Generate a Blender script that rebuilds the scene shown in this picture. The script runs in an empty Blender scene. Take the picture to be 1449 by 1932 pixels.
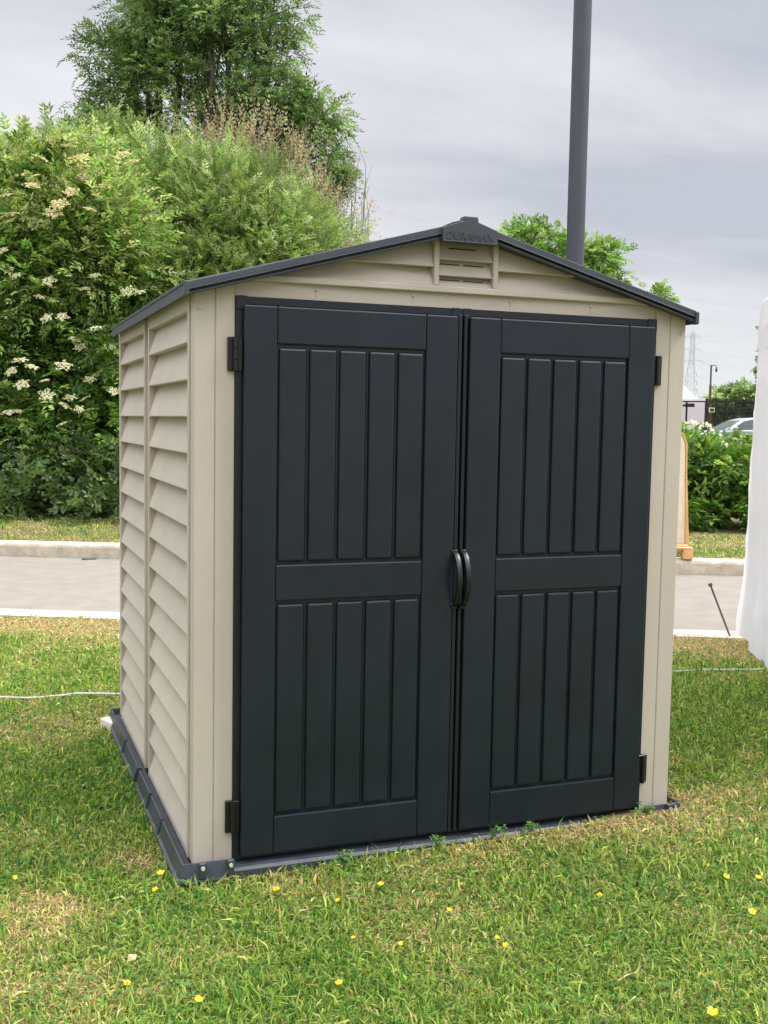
import bpy, bmesh, math, random
import numpy as np
from mathutils import Vector, Matrix
random.seed(7); rng = np.random.default_rng(7)
sc = bpy.context.scene; C = sc.collection

# ------------------------------------------------------------------ camera
CX, CY, CZ, YAW, PITCH, ROLL, F = -0.5951, -3.1895, 1.3408, 0.3585, -0.0824, 0.0172, 2052.0
fw = np.array([math.sin(YAW)*math.cos(PITCH), math.cos(YAW)*math.cos(PITCH), math.sin(PITCH)])
_r = np.array([math.cos(YAW), -math.sin(YAW), 0.]); _u = np.cross(_r, fw)
rt = _r*math.cos(ROLL)+_u*math.sin(ROLL); up = -_r*math.sin(ROLL)+_u*math.cos(ROLL)
cam0 = np.array([CX, CY, CZ])
cd = bpy.data.cameras.new('camera'); co = bpy.data.objects.new('camera', cd); C.objects.link(co)
M = Matrix(((rt[0], up[0], -fw[0], CX), (rt[1], up[1], -fw[1], CY), (rt[2], up[2], -fw[2], CZ), (0, 0, 0, 1)))
co.matrix_world = M
cd.sensor_fit = 'VERTICAL'; cd.sensor_height = 24; cd.lens = F/1932*24
cd.clip_start = .05; cd.clip_end = 3000
sc.camera = co
def ray(px, py): return fw + rt*(px-724.5)/F - up*(py-966)/F
def atd(px, py, d): return cam0 + ray(px, py)*d
def atz(px, py, z): r = ray(px, py); return cam0 + r*((z-CZ)/r[2])

# ------------------------------------------------------------------ light
SUN_EL, SUN_AZ = 50, 108        # azimuth measured from +Y towards +X
w = bpy.data.worlds.new("World"); sc.world = w; w.use_nodes = True
nt = w.node_tree; nt.nodes.clear(); N = nt.nodes.new; Lk = nt.links.new
out = N('ShaderNodeOutputWorld')
sky = N('ShaderNodeTexSky'); sky.sky_type = 'NISHITA'; sky.sun_disc = False
sky.sun_elevation = math.radians(SUN_EL); sky.sun_rotation = math.radians(SUN_AZ)
b1 = N('ShaderNodeBackground'); b1.inputs[1].default_value = .1; Lk(sky.outputs[0], b1.inputs[0])
tc = N('ShaderNodeTexCoord'); sp = N('ShaderNodeSeparateXYZ'); Lk(tc.outputs['Generated'], sp.inputs[0])
def mth(op, a, b=None, clamp=False):
    n = N('ShaderNodeMath'); n.operation = op; n.use_clamp = clamp
    for i, v in enumerate((a, b)):
        if v is None: continue
        if isinstance(v, (int, float)): n.inputs[i].default_value = v
        else: Lk(v, n.inputs[i])
    return n.outputs[0]
zz = mth('MAXIMUM', sp.outputs[2], 0.0)
den = mth('ADD', zz, .10)
cx = mth('DIVIDE', sp.outputs[0], den); cy = mth('DIVIDE', sp.outputs[1], den)
cb = N('ShaderNodeCombineXYZ'); Lk(cx, cb.inputs[0]); Lk(cy, cb.inputs[1])
mp = N('ShaderNodeMapping'); mp.inputs['Rotation'].default_value = (0, 0, YAW); Lk(cb.outputs[0], mp.inputs[0])
mp.inputs['Scale'].default_value = (.62, 1.3, 1); mp.inputs['Location'].default_value = (3.1, 0.9, 0)
n1 = N('ShaderNodeTexNoise'); n1.inputs['Scale'].default_value = .75; n1.inputs['Detail'].default_value = 7
n1.inputs['Roughness'].default_value = .56; n1.inputs['Distortion'].default_value = .25; Lk(mp.outputs[0], n1.inputs[0])
cr = N('ShaderNodeValToRGB'); Lk(n1.outputs[0], cr.inputs[0])
e = cr.color_ramp.elements
e[0].position = .38; e[0].color = (.50, .525, .59, 1)
e[1].position = .68; e[1].color = (.80, .80, .84, 1)
m_ = cr.color_ramp.elements.new(.52); m_.color = (.655, .655, .70, 1)
# elevation: pale, bright band close to the horizon, much brighter zenith (overcast sky)
hz = N('ShaderNodeMapRange'); hz.interpolation_type = 'SMOOTHSTEP'; Lk(zz, hz.inputs[0])
hz.inputs[1].default_value = .015; hz.inputs[2].default_value = .15; hz.inputs[3].default_value = .8; hz.inputs[4].default_value = 0
mx = N('ShaderNodeMixRGB'); Lk(hz.outputs[0], mx.inputs[0]); Lk(cr.outputs[0], mx.inputs[1]); mx.inputs[2].default_value = (.76, .80, .81, 1)
zn = N('ShaderNodeMapRange'); zn.interpolation_type = 'SMOOTHSTEP'; Lk(zz, zn.inputs[0])
zn.inputs[1].default_value = .36; zn.inputs[2].default_value = .75; zn.inputs[3].default_value = 1.0; zn.inputs[4].default_value = 5.0
b2 = N('ShaderNodeBackground'); Lk(mx.outputs[0], b2.inputs[0]); Lk(zn.outputs[0], b2.inputs[1])
ms = N('ShaderNodeMixShader'); ms.inputs[0].default_value = .93; Lk(b1.outputs[0], ms.inputs[1]); Lk(b2.outputs[0], ms.inputs[2])
Lk(ms.outputs[0], out.inputs[0])
sl = bpy.data.lights.new('sun', 'SUN'); sl.energy = 2.4; sl.angle = math.radians(13); sl.color = (1, .955, .88)
so = bpy.data.objects.new('sun', sl); C.objects.link(so)
az, el = math.radians(SUN_AZ), math.radians(SUN_EL)
so.rotation_euler = Vector((math.sin(az)*math.cos(el), math.cos(az)*math.cos(el), math.sin(el))).to_track_quat('Z', 'Y').to_euler()
so.location = (3, -3, 6)
vs = sc.view_settings; vs.view_transform = 'Standard'; vs.look = 'None'; vs.exposure = .2; vs.gamma = 1
sc.cycles.max_bounces = 8; sc.cycles.diffuse_bounces = 4; sc.cycles.transmission_bounces = 4; sc.cycles.transparent_max_bounces = 8

# ------------------------------------------------------------------ materials
def mat(name, col, rough=.6, bump=0, bscale=(30, 30, 30), var=0, vscale=6, metal=0, spec=.5, attr=False, transl=0, col2=None, detail=4, streak=None, rvar=0):
    m = bpy.data.materials.new(name); m.use_nodes = True; t = m.node_tree
    p = t.nodes['Principled BSDF']; p.inputs['Roughness'].default_value = rough; p.inputs['Metallic'].default_value = metal
    p.inputs['Specular IOR Level'].default_value = spec
    tcn = t.nodes.new('ShaderNodeTexCoord')
    csrc = None
    if attr:
        a = t.nodes.new('ShaderNodeAttribute'); a.attribute_name = 'col'; csrc = a.outputs['Color']
    else:
        p.inputs['Base Color'].default_value = (*col, 1)
    if var and not attr:
        nz = t.nodes.new('ShaderNodeTexNoise'); nz.inputs['Scale'].default_value = vscale; nz.inputs['Detail'].default_value = detail
        nz.inputs['Roughness'].default_value = .6
        if streak:
            mpn = t.nodes.new('ShaderNodeMapping'); mpn.inputs['Scale'].default_value = streak
            t.links.new(tcn.outputs['Object'], mpn.inputs[0]); t.links.new(mpn.outputs[0], nz.inputs[0])
        else: t.links.new(tcn.outputs['Object'], nz.inputs[0])
        r = t.nodes.new('ShaderNodeValToRGB'); t.links.new(nz.outputs[0], r.inputs[0])
        c2 = col2 or tuple(min(1, c*(1+var)) for c in col); c1 = col if col2 else tuple(c*(1-var) for c in col)
        r.color_ramp.elements[0].position = .35; r.color_ramp.elements[0].color = (*c1, 1)
        r.color_ramp.elements[1].position = .65; r.color_ramp.elements[1].color = (*c2, 1)
        csrc = r.outputs[0]
    if csrc is not None: t.links.new(csrc, p.inputs['Base Color'])
    if bump:
        nz = t.nodes.new('ShaderNodeTexNoise'); nz.inputs['Scale'].default_value = 1; nz.inputs['Detail'].default_value = 3
        mpn = t.nodes.new('ShaderNodeMapping'); mpn.inputs['Scale'].default_value = bscale
        t.links.new(tcn.outputs['Object'], mpn.inputs[0]); t.links.new(mpn.outputs[0], nz.inputs[0])
        b = t.nodes.new('ShaderNodeBump'); b.inputs['Strength'].default_value = bump; b.inputs['Distance'].default_value = .01
        t.links.new(nz.outputs[0], b.inputs['Height']); t.links.new(b.outputs[0], p.inputs['Normal'])
    if rvar:
        nz = t.nodes.new('ShaderNodeTexNoise'); nz.inputs['Scale'].default_value = 4; nz.inputs['Detail'].default_value = 6; t.links.new(tcn.outputs['Object'], nz.inputs[0])
        mr = t.nodes.new('ShaderNodeMapRange'); mr.inputs[1].default_value = .3; mr.inputs[2].default_value = .7; mr.inputs[3].default_value = rough-rvar; mr.inputs[4].default_value = rough+rvar
        t.links.new(nz.outputs[0], mr.inputs[0]); t.links.new(mr.outputs[0], p.inputs['Roughness'])
    if transl:
        tr = t.nodes.new('ShaderNodeBsdfTranslucent')
        if csrc is not None:
            hs = t.nodes.new('ShaderNodeHueSaturation'); hs.inputs['Value'].default_value = 1.5; hs.inputs['Saturation'].default_value = 1.1
            t.links.new(csrc, hs.inputs['Color']); t.links.new(hs.outputs[0], tr.inputs[0])
        else: tr.inputs[0].default_value = (*col, 1)
        mxs = t.nodes.new('ShaderNodeMixShader'); mxs.inputs[0].default_value = transl
        t.links.new(p.outputs[0], mxs.inputs[1]); t.links.new(tr.outputs[0], mxs.inputs[2])
        t.links.new(mxs.outputs[0], t.nodes['Material Output'].inputs[0])
    return m
BEIGE = mat('beige_plastic', (.475, .42, .345), .5, .12, (240, 240, 16), .05, 2.2, spec=.35, rvar=.1, detail=8)
BEIGE_H = mat('beige_slat_plastic', (.475, .42, .345), .5, .12, (240, 20, 200), .05, 2.2, spec=.35, rvar=.1, detail=8)
DARK = mat('anthracite_plastic', (.0095, .0145, .022), .30, .05, (260, 260, 14), .12, 5, spec=.42, rvar=.07)
FRAMEM = mat('anthracite_frame', (.0095, .013, .018), .36, .05, (60, 60, 60), .1, 5, spec=.42)
ROOFM = mat('roof_plastic', (.05, .058, .07), .5, .08, (90, 90, 90), .1, 9, spec=.4)
BASEM = mat('base_plastic', (.040, .046, .056), .42, .08, (70, 70, 70), .22, 14, spec=.5)
BLACK = mat('black_plastic', (.006, .0065, .007), .35, spec=.5)
STEEL = mat('zinc_steel', (.75, .72, .62), .4, metal=.4)
GALV = mat('painted_grey_steel', (.055, .061, .075), .45, .03, (40, 40, 4), .08, 3)
RUST = mat('rusty_steel', (.12, .075, .06), .8, .3, (300, 300, 300), .4, 60)
LEAF = mat('leaf', (0, 0, 0), .42, attr=True, transl=.33, spec=.36)
GRASSM = mat('grass_blade', (0, 0, 0), .7, attr=True, transl=.35, spec=.1)
PETAL = mat('flower_cream', (.72, .68, .46), .8, attr=True, transl=.25, spec=.1)
BARK = mat('bark', (.085, .065, .05), .9, .6, (60, 60, 12), .35, 12)
ASPH = mat('road_asphalt', (.235, .208, .172), .9, .7, (120, 120, 120), .17, 5, detail=13, col2=(.275, .246, .205))
KERBM = mat('kerb_concrete', (.42, .36, .27), .9, .8, (70, 70, 70), .25, 9, detail=10, col2=(.60, .53, .41))
EDGEM = mat('edging_concrete', (.44, .39, .32), .9, .3, (60, 60, 60), .15, 6, detail=8)
SOIL = mat('ground_soil', (.06, .085, .02), .95, .8, (90, 90, 90), .3, 9, col2=(.17, .14, .06), detail=8)
TENT = mat('white_tent_fabric', (.76, .75, .77), .55, .1, (30, 30, 30), .03, 2, transl=.25)
WOOD = mat('orange_pine', (.62, .37, .15), .6, .2, (60, 60, 6), .2, 4)
PALE = mat('pale_board', (.66, .60, .50), .6, .05, (20, 20, 20), .06, 4)
ROPE = mat('white_rope', (.62, .62, .52), .8, .4, (300, 300, 300), .15, 30)
CARP = mat('car_paint_silver', (.38, .42, .47), .25, spec=.6, metal=.3)
GLASS = mat('car_glass', (.012, .02, .018), .08, spec=.7)
TYRE = mat('rubber', (.015, .015, .015), .8)
PYL = mat('pylon_steel', (.60, .64, .66), .7)
MARQ = mat('far_marquee_fabric', (.72, .66, .68), .7, transl=.2)
FENCEM = mat('fence_black', (.012, .013, .012), .6)
BROWNP = mat('brown_post', (.14, .055, .04), .7)

# ------------------------------------------------------------------ helpers
def tag(o, label=None, cat=None, group=None, kind=None):
    for k, v in (('label', label), ('category', cat), ('group', group), ('kind', kind)):
        if v: o[k] = v
    return o
def thing(name, label, cat, loc=(0, 0, 0), rotz=0, group=None):
    o = bpy.data.objects.new(name, None); C.objects.link(o); o.location = loc; o.rotation_euler = (0, 0, rotz)
    o.empty_display_size = .1
    return tag(o, label, cat, group)
def obj(name, bm, m, parent=None, smooth=False):
    me = bpy.data.meshes.new(name); bmesh.ops.recalc_face_normals(bm, faces=bm.faces); bm.to_mesh(me); bm.free()
    if smooth:
        for p in me.polygons: p.use_smooth = True
        try: me.set_sharp_from_angle(angle=math.radians(40))
        except Exception: pass
    me.materials.append(m)
    o = bpy.data.objects.new(name, me); C.objects.link(o)
    if parent:
        o.parent = parent
    return o
def merge(bm, t):
    me = bpy.data.meshes.new('tmp'); t.to_mesh(me); t.free(); bm.from_mesh(me); bpy.data.meshes.remove(me)
def box(bm, x0, x1, y0, y1, z0, z1, bev=0, seg=1):
    t = bmesh.new()
    v = [t.verts.new(p) for p in ((x0, y0, z0), (x1, y0, z0), (x1, y1, z0), (x0, y1, z0), (x0, y0, z1), (x1, y0, z1), (x1, y1, z1), (x0, y1, z1))]
    for f in ((0, 3, 2, 1), (4, 5, 6, 7), (0, 1, 5, 4), (1, 2, 6, 5), (2, 3, 7, 6), (3, 0, 4, 7)): t.faces.new([v[i] for i in f])
    if bev: bmesh.ops.bevel(t, geom=t.edges[:], offset=bev, segments=seg, affect='EDGES', profile=.5)
    merge(bm, t)
def prism(bm, pts, y0, y1, axis='y', bev=0):
    """polygon extruded between y0 and y1; pts are (x,z) for axis y, (y,z) for axis x, (x,y) for axis z; y0/y1 may be lists per point"""
    t = bmesh.new(); n = len(pts)
    f = {'y': lambda p, q: (p[0], q, p[1]), 'x': lambda p, q: (q, p[0], p[1]), 'z': lambda p, q: (p[0], p[1], q)}[axis]
    g = lambda q, i: q[i] if hasattr(q, '__len__') else q
    a = [t.verts.new(f(p, g(y0, i))) for i, p in enumerate(pts)]; b = [t.verts.new(f(p, g(y1, i))) for i, p in enumerate(pts)]
    t.faces.new(a); t.faces.new(b[::-1])
    for i in range(n): t.faces.new((a[i], a[(i+1) % n], b[(i+1) % n], b[i]))
    bmesh.ops.recalc_face_normals(t, faces=t.faces)
    if bev: bmesh.ops.bevel(t, geom=t.edges[:], offset=bev, segments=1, affect='EDGES', profile=.5)
    merge(bm, t)
def tube(bm, pts, rad, n=8, cap=True):
    pts = [Vector(p) for p in pts]
    if not hasattr(rad, '__len__'): rad = [rad]*len(pts)
    rings = []; prev = None
    for i, p in enumerate(pts):
        d = (pts[min(i+1, len(pts)-1)]-pts[max(i-1, 0)]).normalized()
        if prev is None: s = d.orthogonal().normalized()
        else: s = (prev - d*prev.dot(d)).normalized()
        prev = s; q = d.cross(s)
        rings.append([bm.verts.new(p+(s*math.cos(6.28318*k/n)+q*math.sin(6.28318*k/n))*rad[i]) for k in range(n)])
    for a, b in zip(rings, rings[1:]):
        for k in range(n): bm.faces.new((a[k], a[(k+1) % n], b[(k+1) % n], b[k]))
    if cap: bm.faces.new(rings[0][::-1]); bm.faces.new(rings[-1])
def npmesh(name, V, tris, quads, col, m, parent=None):
    me = bpy.data.meshes.new(name)
    V = np.asarray(V, np.float32); nt_, nq = len(tris), len(quads)
    me.vertices.add(len(V)); me.vertices.foreach_set('co', V.ravel())
    li = np.concatenate([np.asarray(tris, np.int32).ravel(), np.asarray(quads, np.int32).ravel()])
    me.loops.add(len(li)); me.loops.foreach_set('vertex_index', li)
    me.polygons.add(nt_+nq)
    st = np.concatenate([np.arange(nt_)*3, nt_*3+np.arange(nq)*4]).astype(np.int32)
    me.polygons.foreach_set('loop_start', st)
    me.update(calc_edges=True); me.validate()
    if col is not None:
        a = me.color_attributes.new('col', 'FLOAT_COLOR', 'POINT')
        a.data.foreach_set('color', np.hstack([col, np.ones((len(col), 1))]).astype(np.float32).ravel())
    me.materials.append(m)
    o = bpy.data.objects.new(name, me); C.objects.link(o)
    if parent: o.parent = parent
    return o
def vnoise(x, y, seed=0):
    xi, yi = np.floor(x).astype(np.int64), np.floor(y).astype(np.int64); fx, fy = x-xi, y-yi
    def h(a, b):
        n = (a*374761393+b*668265263+seed*1274126177) & 0xffffffff
        n = ((n ^ (n >> 13))*1274126177) & 0xffffffff
        return ((n ^ (n >> 16)) & 0xffff)/65535.
    fx = fx*fx*(3-2*fx); fy = fy*fy*(3-2*fy)
    return (h(xi, yi)*(1-fx)+h(xi+1, yi)*fx)*(1-fy)+(h(xi, yi+1)*(1-fx)+h(xi+1, yi+1)*fx)*fy
def fbm(x, y, seed=0, o=4):
    s = 0; a = .5
    for i in range(o): s = s+a*vnoise(x*2**i, y*2**i, seed+i); a *= .5
    return s/(1-.5**o)

# ------------------------------------------------------------------ ground, road
W, D = 1.70, 1.786
RO = np.array([-.456, 5.0]); RU = np.array([.908, -.419]); RN = np.array([.419, .908])
def us(x, y): return (x-RO[0])*RU[0]+(y-RO[1])*RU[1], (x-RO[0])*RN[0]+(y-RO[1])*RN[1]
def xy(u, s): return RO[0]+u*RU[0]+s*RN[0], RO[1]+u*RU[1]+s*RN[1]
def sstep(a, b, x): t = np.clip((x-a)/(b-a), 0, 1); return t*t*(3-2*t)
def gz(x, y):
    x = np.asarray(x, float); y = np.asarray(y, float)
    u, s = us(x, y)
    lawn = -.056+.031*np.clip(x, -.1, 2.0)+.02*(fbm(x*1.3+5, y*1.3, 3)-.5)*sstep(.1, .6, np.maximum(np.abs(x-.85)-.9, np.abs(y-.9)-.95))
    lawn = lawn*(1-sstep(-2.2, -.1, s))+(-.045)*sstep(-2.2, -.1, s)
    z = lawn*(1-sstep(-.04, .02, s))+(-.075)*sstep(-.04, .02, s)
    z = z+(.165)*sstep(2.96, 3.02, s)+.03*sstep(3.1, 4, s)+.25*sstep(12, 35, s)
    z = z+.02*(fbm(x*2, y*2, 9)-.5)*sstep(3.3, 3.8, s)
    return z
ul = np.concatenate([-np.geomspace(900, 6, 16), np.arange(-5, 9, .12), np.geomspace(9, 900, 16)])
slv = np.concatenate([-np.geomspace(600, 9, 12), np.arange(-8.5, -.2, .12), [-.08, -.04, -.02, .0, .02, .06, 1, 2, 2.8, 2.96, 2.98, 3.0, 3.02, 3.06], np.arange(3.2, 7, .15), np.geomspace(7.2, 1200, 30)])
U, S = np.meshgrid(ul, slv); X, Y = xy(U, S); Z = gz(X, Y)
V = np.stack([X.ravel(), Y.ravel(), Z.ravel()], 1); nu, ns = len(ul), len(slv)
I = np.arange(nu*ns).reshape(ns, nu)
Q = np.stack([I[:-1, :-1].ravel(), I[:-1, 1:].ravel(), I[1:, 1:].ravel(), I[1:, :-1].ravel()], 1)
g = npmesh('ground', V, np.zeros((0, 3)), Q, None, SOIL); tag(g, kind='structure')
for p in g.data.polygons: p.use_smooth = True
def strip(name, u0, u1, s0, s1, z0, z1, m, kind='structure', bev=0, n=1):
    bm = bmesh.new(); t = bmesh.new()
    cs = [xy(u0, s0), xy(u1, s0), xy(u1, s1), xy(u0, s1)]
    prism(bm, cs, z0, z1, 'z', bev)
    o = obj(name, bm, m); return tag(o, kind=kind)
strip('road', -80, 80, .0, 2.88, -.07, -.043, ASPH)
strip('road_edging', -80, 80, -.26, -.003, -.07, -.038, EDGEM)
# kerb stones with a rolled top edge
bm = bmesh.new(); kp = [(2.883, -.065), (2.883, .062), (2.892, .083), (2.915, .094), (3.05, .098), (3.05, -.065)]
for k in range(-5, 8):
    t = bmesh.new(); u0, u1 = k*3+1.2, k*3+4.197
    a = [t.verts.new((*xy(u0, s), z)) for s, z in kp]; b = [t.verts.new((*xy(u1, s), z)) for s, z in kp]
    t.faces.new(a); t.faces.new(b[::-1])
    for i in range(len(kp)): t.faces.new((a[i], a[(i+1) % 6], b[(i+1) % 6], b[i]))
    merge(bm, t)
tag(obj('kerb', bm, KERBM), kind='structure')

# ------------------------------------------------------------------ the shed
shed = thing('garden_shed', 'beige plastic garden shed with closed anthracite double doors and low gable roof', 'shed')
SL = .273; ZE = 1.731; XE = -.028; XR = W-XE
def ztop(x): return ZE+SL*(min(x, W-x)-XE)
def zun(x): return ztop(x)-.037
XES = (XE, -.007)
# base frame: profile swept round the shed with mitred corners
bm = bmesh.new()
prof = [(.002, -.012), (.026, -.012), (.030, .010), (.033, .013), (.037, .012), (.047, -.034), (.056, -.037), (.056, -.046), (.002, -.046)]
def ring(o, z): return [(.118, -o, z), (-o, -o, z), (-o, D+o, z), (W+o*.7, D+o, z), (W+o*.7, -o, z), (W-.118, -o, z)]
rows = [[bm.verts.new(p) for p in ring(o, z)] for o, z in prof]
for i in range(len(rows)):
    a, b = rows[i], rows[(i+1) % len(rows)]
    for k in range(5): bm.faces.new((a[k], a[k+1], b[k+1], b[k]))
bm.faces.new([r[0] for r in rows]); bm.faces.new([r[-1] for r in rows][::-1])
base = obj('base_frame', bm, BASEM, shed)
bm = bmesh.new(); prism(bm, [(-.05, -.047), (-.05, -.022), (-.042, -.014), (.03, -.008), (.03, -.047)], .1182, W-.1182, 'x')
obj('door_sill', bm, BASEM, shed)
bm = bmesh.new(); box(bm, .01, W-.01, .01, D-.01, -.04, -.015); obj('floor_panel', bm, BASEM, shed)
for y in (.36, .62, 1.30):
    bm = bmesh.new(); prism(bm, [(-.030, .017), (-.040, .017), (-.053, -.034), (-.053, -.044), (-.030, -.044)], y-.012, y+.012, 'y')
    obj('base_clip', bm, BASEM, base)
bm = bmesh.new(); prism(bm, [(-.026, .019), (-.043, .019), (-.060, -.034), (-.062, -.044), (-.026, -.044)], .90, .955, 'y')
obj('base_joint', bm, BASEM, base)
for x in (.022, .107, W-.107, W-.022):
    bm = bmesh.new(); box(bm, x-.011, x+.011, -.052, -.036, -.034, .016, .003); o = obj('screw_tab', bm, BASEM, base)
    bm = bmesh.new(); tube(bm, [(x, -.057, .0), (x, -.051, .0)], [.0055, .0065], 10); obj('screw', bm, STEEL, base)

# corner posts on the front
def postpoly(xa, xb): return [(xa, -.008), (xb, -.008), (xb, zun(xb)+.02), (xa, zun(xa)+.02)]
for sx in (0, 1):
    f = (lambda x: x) if sx == 0 else (lambda x: W-x)
    bm = bmesh.new()
    for xa, xb, y0 in ((.0, .0615, 0), (.0635, .1215, 0)):
        a, b = sorted((f(xa), f(xb))); prism(bm, postpoly(a, b), y0, .05, 'y', .0022)
    a, b = sorted((f(.055), f(.12))); prism(bm, postpoly(a, b), .004, .045, 'y')
    post = obj('corner_post', bm, BEIGE, shed)
    bm = bmesh.new(); tube(bm, [(f(.018), -.004, 1.665), (f(.018), .004, 1.665)], [.006, .007], 10); obj('screw', bm, BEIGE, post)

# side walls: two columns of sloping slats between rims
s_, z0_ = .1107, 1.568
def sidewall(sx):
    f = (lambda x: x) if sx == 0 else (lambda x: W-x)
    def bx(x0, x1, y0, y1, z0, z1, bev=.0015):
        a, b = sorted((f(x0), f(x1))); box(bm, a, b, y0, y1, z0, z1, bev)
    bm = bmesh.new()
    bx(.012, .05, .0505, .0600, -.008, 1.72, 0)
    bx(-.004, .042, .0600, .0855, -.008, 1.715)
    bx(-.004, .042, .862, .885, -.008, 1.715); bx(.014, .042, .8855, .9695, -.008, 1.715, 0); bx(-.004, .042, .970, .992, -.008, 1.715)
    bx(-.004, .042, 1.706, 1.728, -.008, 1.715); bx(0, .05, 1.7285, D-.002, -.008, 1.72, .003)
    for ya, yb in ((.0857, .8618), (.9922, 1.7058)):
        bx(-.003, .042, ya, yb, 1.662, 1.7148); bx(-.003, .042, ya, yb, -.008, .0135)
    wall = obj('side_wall', bm, BEIGE, shed)
    for ya, yb in ((.0858, .8617), (.9923, 1.7057)):
        bm = bmesh.new(); pr = [(.040, .012)]
        for k in range(14, -1, -1):
            zb = z0_-k*s_; zt = min(zb+s_, 1.6615)
            if k == 14: zb = .0142
            pr += [(.0, zb), (-.0035, zb+.0015), (-.0035, zb+.0045), (.029*(zt-zb)/s_, zt)]
        pr += [(.040, 1.6615)]
        prism(bm, [(f(x), z) for x, z in pr], ya, yb, 'y'); obj('slat_panel', bm, BEIGE_H, wall)
    return wall
sidewall(0); sidewall(1)
# back wall
bm = bmesh.new()
prism(bm, [(.0502, -.008), (W-.0502, -.008), (W-.0502, zun(.05)+.02), (W/2, zun(W/2)+.02), (.0502, zun(.05)+.02)], D-.045, D-.02, 'y')
for k in range(15):
    z = z0_-k*s_; prism(bm, [(D-.02, z), (D+.004, z+.002), (D-.019, z+s_-.002)], .07, W-.07, 'x')
obj('back_wall', bm, BEIGE, shed)

# gable
gab = None
def xy0(px, py): r_ = ray(px, py); return float((cam0+r_*((0-CY)/r_[1]))[0])
bm = bmesh.new()
prism(bm, [(.1225, 1.7045), (W-.1225, 1.7045), (W-.1225, zun(.1225)+.02), (W/2, zun(W/2)+.02), (.1225, zun(.1225)+.02)], .034, .055, 'y')
prism(bm, [(.1225, 1.7042), (W-.1225, 1.7042), (W-.1225, zun(.1225)+.012), (W-.175, 1.7490), (.175, 1.7490), (.1225, zun(.1225)+.012)], .003, .0335, 'y')
prism(bm, [(.155, 1.7492), (W-.155, 1.7492), (W-.225, 1.7700), (.225, 1.7700)], -.012, .0338, 'y', .003)
gab = obj('gable', bm, BEIGE, shed)
PL, PR = (.752, .770), (.957, .975)
xl = lambda z: (z-1.694)/SL+XE-.05
for side, xe in ((0, PL[0]-.0005), (1, PR[1]+.0005)):
    bm = bmesh.new()
    for z0q, z1q in ((1.7702, 1.8290), (1.8292, 1.93)):
        a0, a1 = (xl(z0q), xl(z1q)) if side == 0 else (W-xl(z0q), W-xl(z1q))
        prism(bm, [(a0, z0q), (xe, z0q), (xe, z1q), (a1, z1q)], [-.001, -.001, .030, .030], .0335, 'y')
        e_ = sorted((a0, xe)); prism(bm, [(-.0035, z0q+.0004), (-.0035, z0q+.0035), (.0008, z0q+.0035), (.0008, z0q+.0004)], e_[0]+.01, e_[1]-.0005, 'x')
    obj('gable_slat', bm, BEIGE_H, gab)
for a, b in (PL, PR):
    bm = bmesh.new(); box(bm, a, b, -.006, .0334, 1.7702, 1.93, .002); obj('vent_post', bm, BEIGE, gab)
bm = bmesh.new()
for za, zb in ((1.7703, 1.8035), (1.8037, 1.8535), (1.8537, 1.92)):
    prism(bm, [(PL[1]+.0003, za), (PR[0]-.0003, za), (PR[0]-.0003, zb), (PL[1]+.0003, zb)], [.000, .000, .026, .026], .0334, 'y')
    prism(bm, [(-.003, za+.0004), (-.003, za+.003), (.0014, za+.003), (.0014, za+.0004)], PL[1]+.0005, PR[0]-.0005, 'x')
vent = obj('vent', bm, BEIGE_H, gab)
def slot(x0, x1, z, zb, za):   # slot lies on the sloping slat face
    yf = .026*(z-za)/(zb-za); bm = bmesh.new()
    box(bm, x0, x1, yf-.001, yf+.004, z-.0022, z+.0022); obj('vent_slot', bm, BLACK, vent)
for x0, x1 in ((.779, .848), (.862, .932)):
    slot(x0, x1, 1.7915, 1.8035, 1.7703); slot(x0, x1, 1.8415, 1.8535, 1.8037)
slot(.808, .902, 1.891, 1.92, 1.8537)
for px, py in ((597, 556), (780, 568), (963, 577), (1115, 586)):
    x = xy0(px, py); bm = bmesh.new(); tube(bm, [(x, -.001, 1.737), (x, .004, 1.7352)], [.0035, .006], 8); box(bm, x-.001, x+.001, .0012, .004, 1.712, 1.73); obj('clip', bm, BEIGE, gab)

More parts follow.
